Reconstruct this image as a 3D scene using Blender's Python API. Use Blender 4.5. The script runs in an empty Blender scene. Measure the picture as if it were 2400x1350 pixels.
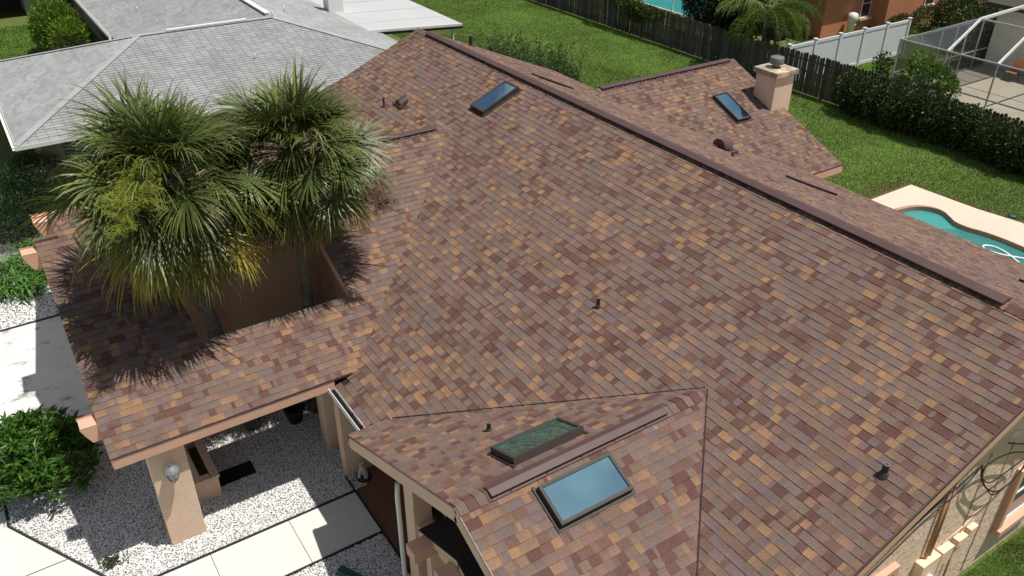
import bpy, math, random
import numpy as np
from mathutils import Matrix, Vector
random.seed(7); RNG = np.random.default_rng(11)
scene = bpy.context.scene
# ------------------------------------------------------------------ camera, world, sun, exposure
camd = bpy.data.cameras.new('camera'); cam = bpy.data.objects.new('camera', camd)
scene.collection.objects.link(cam)
_v3 = (1190.0-1200.0, 1960.0**2/1206.0)
def _n(v): return Vector(v).normalized()
_up = -_n((_v3[0], -_v3[1], -1960.0)); _y = _n((3500.0, 1206.0, -1960.0))
_y = (_y - _up*_y.dot(_up)).normalized(); _x = _y.cross(_up)
cam.matrix_world = Matrix.Translation((0, 0, 12.4)) @ Matrix((_x, _y, _up)).to_4x4()
camd.sensor_width = 36.0; camd.lens = 36.0*1960/2400; camd.clip_end = 2000; camd.clip_start = 0.1
scene.camera = cam
SUN = Vector((0.245, 0.285, 1.0)).normalized()
w = bpy.data.worlds.new('World'); scene.world = w; w.use_nodes = True
nt = w.node_tree; nt.nodes.clear()
sky = nt.nodes.new('ShaderNodeTexSky'); sky.sky_type = 'NISHITA'; sky.sun_disc = False
sky.sun_elevation = math.asin(SUN.z); sky.sun_rotation = math.atan2(SUN.x, SUN.y)
bg = nt.nodes.new('ShaderNodeBackground'); bg.inputs[1].default_value = 0.054
# scattered clouds in the sky dome (seen only mirrored in the skylights)
tc = nt.nodes.new('ShaderNodeTexCoord'); no = nt.nodes.new('ShaderNodeTexNoise'); no.inputs['Scale'].default_value = 7.0
no.inputs['Detail'].default_value = 6; no.inputs['Distortion'].default_value = 0.4
rp = nt.nodes.new('ShaderNodeValToRGB'); rp.color_ramp.elements[0].position = .45; rp.color_ramp.elements[1].position = .60
mx = nt.nodes.new('ShaderNodeMix'); mx.data_type = 'RGBA'; mx.inputs['B'].default_value = (9, 9.3, 9.6, 1)
ml = nt.nodes.new('ShaderNodeMath'); ml.operation = 'MULTIPLY'; ml.inputs[1].default_value = .8
ou = nt.nodes.new('ShaderNodeOutputWorld')
mpw = nt.nodes.new('ShaderNodeMapping'); mpw.inputs['Location'].default_value = (3.3, 1.7, .4); nt.links.new(tc.outputs['Generated'], mpw.inputs['Vector']); nt.links.new(mpw.outputs[0], no.inputs['Vector']); nt.links.new(no.outputs['Fac'], rp.inputs['Fac'])
nt.links.new(rp.outputs['Color'], ml.inputs[0]); nt.links.new(ml.outputs[0], mx.inputs['Factor'])
nt.links.new(sky.outputs[0], mx.inputs['A']); nt.links.new(mx.outputs['Result'], bg.inputs[0]); nt.links.new(bg.outputs[0], ou.inputs[0])
sl = bpy.data.lights.new('sun', 'SUN'); sl.energy = 4.6; sl.angle = math.radians(0.53); sl.color = (1, .965, .9)
so = bpy.data.objects.new('sun', sl); scene.collection.objects.link(so)
so.rotation_euler = SUN.to_track_quat('Z', 'Y').to_euler(); so.location = SUN*50
scene.view_settings.view_transform = 'Standard'; scene.view_settings.look = 'None'
scene.view_settings.exposure = 0.0; scene.view_settings.gamma = 1.0
scene.cycles.max_bounces = 6; scene.cycles.transparent_max_bounces = 12

# ------------------------------------------------------------------ helpers
COL = scene.collection
def lin(r, g, b):
    f = lambda c: ((c/255)/12.92 if c/255 <= .04045 else ((c/255+.055)/1.055)**2.4)
    return (f(r), f(g), f(b))
def tag(o, label=None, cat=None, group=None, kind=None):
    if label: o['label'] = label
    if cat: o['category'] = cat
    if group: o['group'] = group
    if kind: o['kind'] = kind
    return o
def empty(name, loc, label, cat, group=None):
    o = bpy.data.objects.new(name, None); COL.objects.link(o); o.location = loc; o.empty_display_size = .3
    bpy.context.view_layer.update()
    return tag(o, label, cat, group)
def adopt(o, p):
    if p is not None:
        q = Vector((0, 0, 0)); r = p
        while r is not None: q = q + r.location; r = r.parent
        o.parent = p; o.location = o.location - q
    return o
class MB:
    """collects polygons (with optional colours), links them as ONE mesh object in world coordinates"""
    def __init__(s): s.v = []; s.f = []; s.c = []; s.sm = []
    def face(s, pts, col=(1, 1, 1), sm=False):
        n = len(s.v); s.v += [tuple(p) for p in pts]; s.f.append(tuple(range(n, n+len(pts))))
        if col and not isinstance(col[0], (int, float)): s.c += [tuple(c) for c in col]
        else: s.c += [tuple(col)]*len(pts)
        s.sm.append(sm)
    def box(s, x0, x1, y0, y1, z0, z1, col=(1, 1, 1)):
        P = lambda x, y, z: (x, y, z)
        a = [P(x0, y0, z0), P(x1, y0, z0), P(x1, y1, z0), P(x0, y1, z0), P(x0, y0, z1), P(x1, y0, z1), P(x1, y1, z1), P(x0, y1, z1)]
        s.hexa(a, col)
    def hexa(s, a, col=(1, 1, 1)):
        for q in ((3, 2, 1, 0), (4, 5, 6, 7), (0, 1, 5, 4), (1, 2, 6, 5), (2, 3, 7, 6), (3, 0, 4, 7)): s.face([a[i] for i in q], col)
    def prism(s, poly, d, col=(1, 1, 1)):
        """poly: 3D points, d: extrusion vector"""
        d = Vector(d); p = [Vector(q) for q in poly]; t = [q+d for q in p]; n = len(p)
        s.face(p[::-1], col); s.face(t, col)
        for i in range(n): s.face([p[i], p[(i+1) % n], t[(i+1) % n], t[i]], col)
    def beam(s, a, b, wd, h, up=(0, 0, 1), col=(1, 1, 1)):
        a = Vector(a); b = Vector(b); d = (b-a).normalized(); up = Vector(up); sd = d.cross(up).normalized(); u = sd.cross(d).normalized()
        r = [sd*wd/2*i+u*h/2*j for i, j in ((-1, -1), (1, -1), (1, 1), (-1, 1))]
        s.prism([a+q for q in r], b-a, col)
    def tube(s, pts, rad, n=8, col=(1, 1, 1), cap=True):
        pts = [Vector(p) for p in pts]
        if isinstance(rad, (int, float)): rad = [rad]*len(pts)
        base = len(s.v); prev = None
        for i, p in enumerate(pts):
            d = (pts[min(i+1, len(pts)-1)]-pts[max(i-1, 0)]).normalized()
            if prev is None: prev = d.orthogonal().normalized()
            u = (prev-d*prev.dot(d)).normalized(); prev = u; v = d.cross(u)
            for k in range(n):
                a = 2*math.pi*k/n; s.v.append(tuple(p+(u*math.cos(a)+v*math.sin(a))*rad[i])); s.c.append(tuple(col))
        for i in range(len(pts)-1):
            for k in range(n):
                s.fi((base+i*n+k, base+i*n+(k+1) % n, base+(i+1)*n+(k+1) % n, base+(i+1)*n+k), True)
        if cap:
            s.fi(tuple(base+k for k in range(n))[::-1], False); s.fi(tuple(base+(len(pts)-1)*n+k for k in range(n)), False)
    def fi(s, idx, sm): s.f.append(idx); s.sm.append(sm)
    def lathe(s, c, prof, n=20, col=(1, 1, 1)):
        s.tube([(c[0], c[1], c[2]+z) for r, z in prof], [max(r, .001) for r, z in prof], n, col)
    def build(s, name, mat, parent=None, bevel=0, label=None):
        me = bpy.data.meshes.new(name); me.from_pydata(s.v, [], s.f)
        at = me.color_attributes.new('Col', 'FLOAT_COLOR', 'POINT')
        ca = np.ones((len(s.v), 4), 'f'); ca[:, :3] = np.array(s.c, 'f'); at.data.foreach_set('color', ca.ravel())
        me.polygons.foreach_set('use_smooth', s.sm); me.materials.append(mat); me.update()
        o = bpy.data.objects.new(name, me); COL.objects.link(o)
        if bevel:
            b = o.modifiers.new('b', 'BEVEL'); b.width = bevel; b.segments = 2; b.limit_method = 'ANGLE'
            wd = o.modifiers.new('w', 'WELD'); wd.merge_threshold = .0004
            o.modifiers.move(1, 0)
        if label: o['label'] = label
        return adopt(o, parent)
def npmesh(name, V, F, mat, cols=None, parent=None, smooth=False):
    """V (n,3), F (m,k) arrays"""
    me = bpy.data.meshes.new(name); n, m, k = len(V), len(F), F.shape[1]
    me.vertices.add(n); me.vertices.foreach_set('co', V.astype('f').ravel())
    me.loops.add(m*k); me.loops.foreach_set('vertex_index', F.astype('i').ravel())
    me.polygons.add(m); me.polygons.foreach_set('loop_start', np.arange(m, dtype='i')*k)
    me.polygons.foreach_set('use_smooth', np.full(m, smooth))
    me.update(calc_edges=True)
    at = me.color_attributes.new('Col', 'FLOAT_COLOR', 'POINT'); ca = np.ones((n, 4), 'f')
    if cols is not None: ca[:, :3] = cols
    at.data.foreach_set('color', ca.ravel()); me.materials.append(mat)
    o = bpy.data.objects.new(name, me); COL.objects.link(o); return adopt(o, parent)

# ------------------------------------------------------------------ materials
def mat(name, base=(.5, .5, .5), rough=.8, vc=False, noise=None, bump=None, spec=.3, metal=0, transl=0, coat=0, alpha=None, stain=None, emis=None):
    """noise=(scale, amount, detail)  bump=(scale, strength, distance)  stain=(scale, threshold, colour, stretch)"""
    m = bpy.data.materials.new(name); m.use_nodes = True; t = m.node_tree; N = t.nodes; L = t.links
    b = N['Principled BSDF']; b.inputs['Roughness'].default_value = rough; b.inputs['Specular IOR Level'].default_value = spec
    b.inputs['Metallic'].default_value = metal; b.inputs['Coat Weight'].default_value = coat
    if vc:
        a = N.new('ShaderNodeVertexColor'); a.layer_name = 'Col'; m1 = N.new('ShaderNodeMix'); m1.data_type = 'RGBA'; m1.blend_type = 'MULTIPLY'
        m1.inputs['Factor'].default_value = 1; L.new(a.outputs['Color'], m1.inputs['A']); m1.inputs['B'].default_value = (*base, 1); src = m1.outputs['Result']
    else:
        r = N.new('ShaderNodeRGB'); r.outputs[0].default_value = (*base, 1); src = r.outputs[0]
    tc = N.new('ShaderNodeTexCoord')
    for q in ([noise] if noise and not isinstance(noise, list) else (noise or [])):
        n = N.new('ShaderNodeTexNoise'); n.inputs['Scale'].default_value = q[0]; n.inputs['Detail'].default_value = q[2] if len(q) > 2 else 4
        L.new(tc.outputs['Object'], n.inputs['Vector']); mr = N.new('ShaderNodeMapRange'); mr.inputs['From Min'].default_value = .3; mr.inputs['From Max'].default_value = .7
        mr.inputs['To Min'].default_value = 1-q[1]; mr.inputs['To Max'].default_value = 1+q[1]; L.new(n.outputs['Fac'], mr.inputs['Value'])
        mm = N.new('ShaderNodeMix'); mm.data_type = 'RGBA'; mm.blend_type = 'MULTIPLY'; mm.inputs['Factor'].default_value = 1; mm.clamp_result = False
        cb = N.new('ShaderNodeCombineColor')
        for i in range(3): L.new(mr.outputs[0], cb.inputs[i])
        L.new(src, mm.inputs['A']); L.new(cb.outputs[0], mm.inputs['B']); src = mm.outputs['Result']
    if stain:
        mp = N.new('ShaderNodeMapping'); mp.inputs['Scale'].default_value = stain[3]; L.new(tc.outputs['Object'], mp.inputs['Vector'])
        n = N.new('ShaderNodeTexNoise'); n.inputs['Scale'].default_value = stain[0]; n.inputs['Detail'].default_value = 8; n.inputs['Roughness'].default_value = .65
        L.new(mp.outputs[0], n.inputs['Vector']); mr = N.new('ShaderNodeMapRange'); mr.inputs['From Min'].default_value = stain[1]; mr.inputs['From Max'].default_value = stain[1]+.12
        L.new(n.outputs['Fac'], mr.inputs['Value']); mm = N.new('ShaderNodeMix'); mm.data_type = 'RGBA'; mm.inputs['B'].default_value = (*stain[2], 1)
        L.new(mr.outputs[0], mm.inputs['Factor']); L.new(src, mm.inputs['A']); src = mm.outputs['Result']
    L.new(src, b.inputs['Base Color'])
    if bump:
        n = N.new('ShaderNodeTexNoise'); n.inputs['Scale'].default_value = bump[0]; n.inputs['Detail'].default_value = 5; L.new(tc.outputs['Object'], n.inputs['Vector'])
        bp = N.new('ShaderNodeBump'); bp.inputs['Strength'].default_value = bump[1]; bp.inputs['Distance'].default_value = bump[2]
        L.new(n.outputs['Fac'], bp.inputs['Height']); L.new(bp.outputs[0], b.inputs['Normal'])
    if transl:
        tr = N.new('ShaderNodeBsdfTranslucent'); L.new(src, tr.inputs['Color']); ms = N.new('ShaderNodeMixShader'); ms.inputs[0].default_value = transl
        L.new(b.outputs[0], ms.inputs[1]); L.new(tr.outputs[0], ms.inputs[2]); L.new(ms.outputs[0], N['Material Output'].inputs[0])
    if alpha is not None:
        tr = N.new('ShaderNodeBsdfTransparent'); ms = N.new('ShaderNodeMixShader'); ms.inputs[0].default_value = alpha
        L.new(tr.outputs[0], ms.inputs[1]); L.new(b.outputs[0], ms.inputs[2]); L.new(ms.outputs[0], N['Material Output'].inputs[0])
    return m
M = {}
M['shingle'] = mat('asphalt_shingle', (1, 1, 1), .92, vc=True, noise=[(75, .30, 3), (1.1, .07, 3), (6, .05, 3)], bump=(100, .6, .006), spec=.2)
M['grey_shingle'] = mat('grey_shingle', (1, 1, 1), .9, vc=True, noise=[(60, .12, 3), (.7, .10, 4), (3.5, .06, 5)], bump=(70, .3, .004), spec=.2)
M['brown_metal'] = mat('brown_metal', lin(84, 62, 60), .45, vc=True, noise=(3, .12), spec=.5)
M['bronze'] = mat('bronze_frame', lin(66, 60, 56), .6, noise=(5, .12), spec=.3)
M['fascia'] = mat('peach_fascia', lin(216, 172, 146), .7, noise=[(2, .06), (25, .03)], bump=(40, .15, .003))
M['fascia_tan'] = mat('tan_trim', lin(214, 186, 160), .75, noise=[(3, .06), (40, .05)])
M['stucco'] = mat('tan_stucco', lin(222, 193, 168), .9, noise=[(1.3, .07), (14, .04)], stain=(3, .66, lin(176, 148, 124), (1.5, 1.5, .5)), bump=(11, .5, .015), spec=.15)
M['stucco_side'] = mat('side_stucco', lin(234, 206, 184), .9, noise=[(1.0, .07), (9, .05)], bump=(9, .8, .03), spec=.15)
M['shaded_brown_stucco'] = mat('shaded_brown_stucco', lin(158, 130, 106), .9, noise=[(1.5, .08), (14, .04)], bump=(11, .5, .015), spec=.15)  # brown paint, darkened further with the shade inside the roof opening
M['chimney'] = mat('chimney_stucco', lin(230, 202, 180), .9, noise=[(2, .05), (20, .04)], bump=(14, .5, .012), spec=.15)
M['soffit'] = mat('soffit', lin(150, 130, 105), .9)
M['white_metal'] = mat('white_metal', (.78, .78, .76), .4, noise=(6, .05), spec=.5)
M['black_metal'] = mat('black_metal', (.018, .018, .02), .5)
M['grey_metal'] = mat('grey_metal', (.16, .16, .17), .45, spec=.5, noise=(8, .1))
M['lead'] = mat('lead_pipe', lin(66, 60, 58), .6, noise=(30, .25))
M['concrete'] = mat('concrete', lin(214, 214, 208), .85, noise=[(.7, .05), (5, .04), (60, .03)], bump=(50, .2, .003), stain=(2.2, .68, lin(170, 166, 155), (1, 1, 1)))
M['stained'] = mat('stained_concrete', lin(215, 216, 213), .85, noise=[(.9, .06), (40, .04)], stain=(1.7, .56, lin(120, 120, 116), (1.5, .9, 1)))
M['porch'] = mat('porch_tile', lin(120, 88, 68), .6, noise=(2, .2))
M['gravelbed'] = mat('gravel_bed', lin(140, 138, 134), .95, noise=[(30, .5, 5)], bump=(30, 1, .03))
M['stone'] = mat('white_stone', (1, 1, 1), .85, vc=True, noise=(40, .08))
M['edging'] = mat('edging', lin(52, 52, 54), .8)
M['lawn'] = mat('lawn_soil', lin(96, 108, 56), .95, noise=[(.35, .15, 4), (9, .35, 6), (60, .4, 4)], bump=(30, 1, .04))
M['grass'] = mat('grass_blades', (1, 1, 1), .7, vc=True, transl=.35, spec=.2)
M['mulch'] = mat('mulch', lin(92, 78, 56), .95, noise=[(12, .4, 5), (60, .4)], bump=(20, 1, .03))
M['pooldeck'] = mat('pool_deck_paint', lin(228, 196, 178), .8, noise=[(.6, .05), (6, .03), (50, .03)], stain=(1.3, .68, lin(206, 178, 160), (1, 1, 1)))
M['coping'] = mat('coping', lin(176, 140, 120), .8, noise=(12, .15))
M['leaf'] = mat('leaf', (1, 1, 1), .45, vc=True, transl=.3, spec=.45)
M['palmleaf'] = mat('palm_leaf', (1, 1, 1), .42, vc=True, transl=.18, spec=.4)
M['bark'] = mat('bark', lin(98, 90, 80), .95, noise=[(6, .35), (30, .35)], bump=(14, 1, .05))
M['wood'] = mat('weathered_wood', (1, 1, 1), .9, vc=True, noise=[(7, .25), (40, .2)], bump=(40, .4, .005))
M['vinyl'] = mat('white_vinyl', (.74, .76, .78), .35, noise=(.5, .03), spec=.5)
M['rollroof'] = mat('roll_roofing', lin(184, 186, 186), .85, noise=[(.5, .05), (9, .04)], stain=(1.6, .72, lin(150, 148, 145), (.5, 3, 1)))
M['brick'] = mat('orange_brick', lin(200, 134, 100), .9, noise=[(.6, .05), (40, .12)])
M['pale_wall'] = mat('pale_green_wall', lin(160, 170, 158), .9, noise=(1.5, .05))
M['darkgrey'] = mat('dark_shade', lin(70, 66, 60), .9)
M['aluminium'] = mat('aluminium', (.62, .63, .64), .35, metal=.3, spec=.5)
M['screen'] = mat('insect_screen', (.07, .075, .08), .8, alpha=.5)
M['screen_dark'] = mat('insect_screen_roof', (.09, .10, .115), .8, alpha=.5)
M['plaster'] = mat('pool_plaster', lin(190, 225, 222), .8)
M['hose'] = mat('hose', (.85, .87, .88), .4)
M['terracotta'] = mat('terracotta', lin(60, 44, 36), .8)
M['statue'] = mat('statue_stone', lin(196, 186, 168), .8, noise=(20, .25))
M['green_plastic'] = mat('green_plastic', lin(40, 92, 88), .5, noise=(12, .2))
M['rubber'] = mat('cable_rubber', (.02, .018, .017), .5)
M['cream_box'] = mat('cream_box', lin(240, 212, 184), .6, noise=(5, .06))
M['conduit'] = mat('painted_conduit', lin(176, 134, 104), .6, noise=(6, .12))
M['yellow'] = mat('yellow_flower', lin(160, 168, 72), .8, noise=(6, .2), transl=.3)
M['drystalk'] = mat('dry_stalk', lin(120, 98, 78), .9)
M['matblack'] = mat('door_mat_fibre', (.012, .012, .014), .95)
def glass_mat(name, tint, refl, tr):
    m = bpy.data.materials.new(name); m.use_nodes = True; t = m.node_tree; N = t.nodes; L = t.links; N.clear()
    g = N.new('ShaderNodeBsdfGlossy'); g.inputs['Roughness'].default_value = .02; g.inputs['Color'].default_value = (*refl, 1)
    d = N.new('ShaderNodeBsdfTransparent'); d.inputs[0].default_value = (*tint, 1)
    ms = N.new('ShaderNodeMixShader'); lw = N.new('ShaderNodeFresnel'); lw.inputs[0].default_value = 1.5
    ad = N.new('ShaderNodeMath'); ad.operation = 'ADD'; ad.inputs[1].default_value = tr; ad.use_clamp = True
    L.new(lw.outputs[0], ad.inputs[0]); L.new(ad.outputs[0], ms.inputs[0]); L.new(d.outputs[0], ms.inputs[1]); L.new(g.outputs[0], ms.inputs[2])
    o = N.new('ShaderNodeOutputMaterial'); L.new(ms.outputs[0], o.inputs[0]); return m
M['glass_blue'] = glass_mat('skylight_glass', (.25, .55, .66), (.50, .88, 1), .78)
M['glass_teal'] = glass_mat('skylight_glass_teal', (.62, .95, .93), (.42, .92, .90), .26)
M['window_glass'] = glass_mat('window_glass', (.25, .3, .33), (.9, .95, 1), .12)
M['well'] = mat('skylight_well', lin(90, 150, 170), .9)
M['glass_pale'] = glass_mat('skylight_glass_pale', (.45, .75, .85), (.78, 1, 1), .9)
M['well_teal'] = mat('skylight_well_teal', lin(104, 170, 164), .9)
M['blind'] = mat('pleated_blind', lin(120, 160, 155), .9)
def water_mat():
    m = bpy.data.materials.new('pool_water'); m.use_nodes = True; t = m.node_tree; N = t.nodes; L = t.links; b = N['Principled BSDF']
    b.inputs['Base Color'].default_value = (*lin(84, 150, 146), 1); b.inputs['Roughness'].default_value = .06
    tr = N.new('ShaderNodeBsdfTransparent'); tr.inputs[0].default_value = (.32, .74, .72, 1); ms = N.new('ShaderNodeMixShader'); ms.inputs[0].default_value = .5
    no = N.new('ShaderNodeTexNoise'); no.inputs['Scale'].default_value = 3; bp = N.new('ShaderNodeBump'); bp.inputs['Strength'].default_value = .12; bp.inputs['Distance'].default_value = .05
    L.new(no.outputs['Fac'], bp.inputs['Height']); L.new(bp.outputs[0], b.inputs['Normal'])
    L.new(tr.outputs[0], ms.inputs[1]); L.new(b.outputs[0], ms.inputs[2]); L.new(ms.outputs[0], N['Material Output'].inputs[0]); return m
M['water'] = water_mat()

# ------------------------------------------------------------------ value noise for clustering of colours
_P = np.random.default_rng(3).random((64, 64))
def vnoise(x, y):
    xi, yi = math.floor(x), math.floor(y); fx, fy = x-xi, y-yi; fx = fx*fx*(3-2*fx); fy = fy*fy*(3-2*fy)
    g = lambda a, b: _P[a % 64, b % 64]
    return (g(xi, yi)*(1-fx)+g(xi+1, yi)*fx)*(1-fy)+(g(xi, yi+1)*(1-fx)+g(xi+1, yi+1)*fx)*fy
# ------------------------------------------------------------------ shingled roof slopes
TONES = [(lin(120, 103, 92), .30), (lin(117, 101, 98), .20), (lin(125, 101, 90), .15), (lin(101, 74, 68), .13), (lin(113, 88, 78), .11), (lin(150, 118, 91), .10), (lin(137, 110, 91), .08)]
TONES = [((t[0]*.95, t[1]*.925, t[2]*.92), w_) for t, w_ in TONES]
E_ = 0.143
def shingles(name, O, u, s, L, S, parent, holes=(), skip=None, seed=1, expo=E_, tones=TONES, three_tab=False, material=None, thick=.007, limit=None):
    """O: eave corner, u: along eave, s: up the slope (unit); holes (u0,u1,s0,s1); limit(sc)->(u0,u1)"""
    R = random.Random(seed); O = Vector(O); u = Vector(u).normalized(); s = Vector(s).normalized(); n = u.cross(s)
    if n.z < 0: n = -n
    mb = MB(); k = 0; sc = 0.0; off0 = R.random()*50
    while sc < S-1e-6:
        se = min(sc+expo, S); lo, hi = (0, L) if limit is None else limit((sc+se)/2)
        bl = [lo]+[x for h in holes if h[2] < (sc+se)/2 < h[3] for x in h[:2]]+[hi]
        bl = [b for b in bl]; segs = list(zip(bl[0::2], bl[1::2]))
        for a, b in segs:
            if b-a < .01: continue
            x = a; cur = None; flip = k % 2
            if three_tab: x0 = a-(k % 2)*.152-.0; x = x0
            while x < b-1e-4:
                wdt = .305 if three_tab else R.choice((.06, .09, .11, .13, .15, .18, .22))
                x2 = min(x+wdt, b)
                if b-x2 < .05: x2 = b
                xa = max(x, a); xb = x2
                if three_tab and xb-xa > .05: xb -= .009
                x = x2
                if xb <= xa: continue
                pc = O+u*((xa+xb)/2)+s*((sc+se)/2)
                if skip and skip(pc): continue
                if not three_tab:
                    wn = vnoise((xa+off0)*.9, (sc+off0)*1.3); ws = [w_ for t, w_ in tones]
                    wn2 = vnoise((xa+off0)*.45+9, (sc+off0)*.6+31)
                    ws = [ws[0], ws[1]*(.4+1.6*wn2), ws[2], ws[3]*(.35+2.0*(1-wn)), ws[4]*(.4+1.6*(1-wn)), ws[5]*(.25+2.2*wn**1.3), ws[6]*(.3+2*wn)]
                    c = R.choices([t for t, w_ in tones], ws)[0]; g = R.uniform(.93, 1.07); c = tuple(v*g for v in c)
                    h = thick+(R.random() < .45)*.005
                else:
                    c = tones[0][0]; g = R.uniform(.84, 1.06)*(.94+.12*vnoise(x*.5, sc*.7)); c = tuple(v*g for v in c); h = thick
                A = O+u*xa+s*(sc-.004)+n*h; B = O+u*xb+s*(sc-.004)+n*h; D = O+u*xa+s*se+n*.001; Cc = O+u*xb+s*se+n*.001
                t2 = R.choices([t for t, w_ in tones], [w_ for t, w_ in tones])[0] if not three_tab else c; mk = R.uniform(0, .4); ct = tuple((v*(1-mk)+q*mk)*(.9 if not three_tab else 1) for v, q in zip(c, t2))
                mb.face([A, B, Cc, D], [c, c, ct, ct])
                cr = tuple(v*(.35 if not three_tab else .3) for v in c); lo_ = n*(-.012)  # edge faces darkened, painting in the shadow line under each course
                mb.face([A+lo_, B+lo_, B, A], cr)
        sc += expo; k += 1
    # decking under the shingles, split around the holes
    us = sorted({0, L}|{q for h in holes for q in h[:2]}); ss = sorted({0, S}|{q for h in holes for q in h[2:]})
    for lo2, col in ((-.012, (.03, .028, .026)), (-.07, (.3, .25, .2))):
        for i in range(len(us)-1):
            for j in range(len(ss)-1):
                cu, cs = (us[i]+us[i+1])/2, (ss[j]+ss[j+1])/2
                if any(h[0] < cu < h[1] and h[2] < cs < h[3] for h in holes): continue
                if limit is not None: continue
                p = [O+u*a+s*b+n*lo2 for a, b in ((us[i], ss[j]), (us[i+1], ss[j]), (us[i+1], ss[j+1]), (us[i], ss[j+1]))]
                mb.face(p, col)
    if limit is not None:
        for lo2, col in ((-.012, (.1, .1, .1)), (-.07, (.3, .25, .2))):
            a0, a1 = limit(0), limit(S); mb.face([O+u*a0[0]+n*lo2, O+u*a0[1]+n*lo2, O+u*a1[1]+s*S+n*lo2, O+u*a1[0]+s*S+n*lo2], col)
    return mb.build(name, material or M['shingle'], parent)

PM = 5/12; CS = math.sqrt(1+PM*PM)
YE, ZE, YR = 4.12, 2.42, 11.96; ZR = ZE+PM*(YR-YE)
XL, XR = -23.42, -3.52
YB = 19.62
house = empty('tan_house', (-13.5, 12, 0), 'tan stucco house with a multicoloured brown shingle roof filling the middle of the photo', 'house')
SLF = Vector((0, 1, PM))/CS; SLB = Vector((0, -1, PM))/CS
def m_uv(X, Y): return (X-XL, (Y-YE)*CS)
WX, WZ = -17.70, 4.83      # wing ridge
def wz(X): return WZ-PM*abs(X-WX)
WEX = -12.36               # wing eave x
FX, FZ = -6.99, 4.15       # front gable ridge
def fz(X): return FZ-PM*abs(X-FX)
BX, BZ = -18.85, 4.42      # back wing ridge
def bz(X): return BZ-PM*abs(X-BX)
def mz(Y): return ZR-PM*abs(Y-YR)
# skylight openings
def hole_m(x0, x1, y0, y1): a = m_uv(x0, y0); b = m_uv(x1, y1); return (a[0], b[0], a[1], b[1])
def skm(p):
    if p.y < 9.9 and p.x < -12.3 and wz(p.x)-p.z > .06 and p.y < YR: return True
    if p.y < 8.4 and -11.1 < p.x and fz(p.x)-p.z > .06: return True
    return False
shingles('roof_slope', (XL, YE, ZE), (1, 0, 0), SLF, XR-XL, (YR-YE)*CS, house, holes=[(0, -13.2-XL, 0, (5.36-YE)*CS), hole_m(-17.76, -17.26, 10.56, 11.52)], skip=skm, seed=2)
# back slope (its left end stops higher up)
def lim(a, b):
    return lambda sc: (a, b)
Sb = (YB-YR)*CS
def skb(p):
    if p.x < -19.3 and p.y > 17.12: return True
    if p.x < -13.9 and bz(p.x)-p.z > .06 and p.y > 15.0: return True
    return False
shingles('roof_slope', (XL, YB, mz(YB)), (1, 0, 0), SLB, XR-XL, Sb, house, holes=[(0, 4.2, 0, (YB-17.1)*CS)], skip=skb, seed=5)
# left wing, slope to the camera side (with the palm opening) and the far slope
SW = Vector((-1, 0, PM))/CS; SWm = Vector((1, 0, PM))/CS
YF = 0.12
Lw = 10.2-YF
H = [(2.2-YF, 5.24-YF, (-14.03-WEX)/-1*CS, (-15.86-WEX)/-1*CS)]
H = [(2.2-YF, 5.24-YF, 12*E_, 26*E_), (0, .40, 36*E_, (WEX-WX)*CS)]
HX0 = WEX-12*E_/CS; HX1 = WEX-26*E_/CS
def skw(p):
    if p.y > 4.3 and mz(p.y)-p.z > .06: return True
    if p.x < -17.08 and p.y < .52: return True
    return False
shingles('roof_slope', (WEX, YF, wz(WEX)), (0, 1, 0), SW, Lw, (WEX-WX)*CS, house, holes=H, skip=skw, seed=8)
shingles('roof_slope', (-23.0, .52, wz(-23.0)), (0, 1, 0), SWm, 8.9, (WX+23.0)*CS, house, skip=lambda p: p.y > 4.3 and mz(p.y)-p.z > .06, seed=9)
# front gable roof
FY0 = 3.72; XFL = -10.82; XFR = -3.6
S_l = (FX-XFL)*CS
def fuv_l(X, Y): return (Y-FY0, (X-XFL)*CS)
h1 = (4.93-FY0, 6.10-FY0, (-7.90-XFL)*CS, (-7.34-XFL)*CS)
skf = lambda p: p.y > YE+.1 and mz(p.y)-p.z > .06
shingles('roof_slope', (XFL, FY0, fz(XFL)), (0, 1, 0), SWm, 4.7, S_l, house, holes=[h1], skip=skf, seed=12)
h2 = (4.88-FY0, 6.07-FY0, (XFR+6.20)*CS, (XFR+6.72)*CS)
shingles('roof_slope', (XFR, FY0, fz(XFR)), (0, 1, 0), SW, 4.7, (XFR-FX)*CS, house, holes=[h2], skip=skf, seed=13)
# back wing
YQ = 21.15; XQ = -14.03
skq = lambda p: p.y < YB and mz(p.y)-p.z > .06
shingles('roof_slope', (XQ, 14.8, bz(XQ)), (0, 1, 0), SW, YQ-14.8, (XQ-BX)*CS, house, holes=[(18.98-14.8, 19.52-14.8, (XQ+16.46)*CS, (XQ+17.55)*CS)], skip=skq, seed=15)
shingles('roof_slope', (-23.42, 17.2, bz(-23.42)), (0, 1, 0), SWm, YQ-17.2, (BX+23.42)*CS, house, skip=skq, seed=16)
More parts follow.
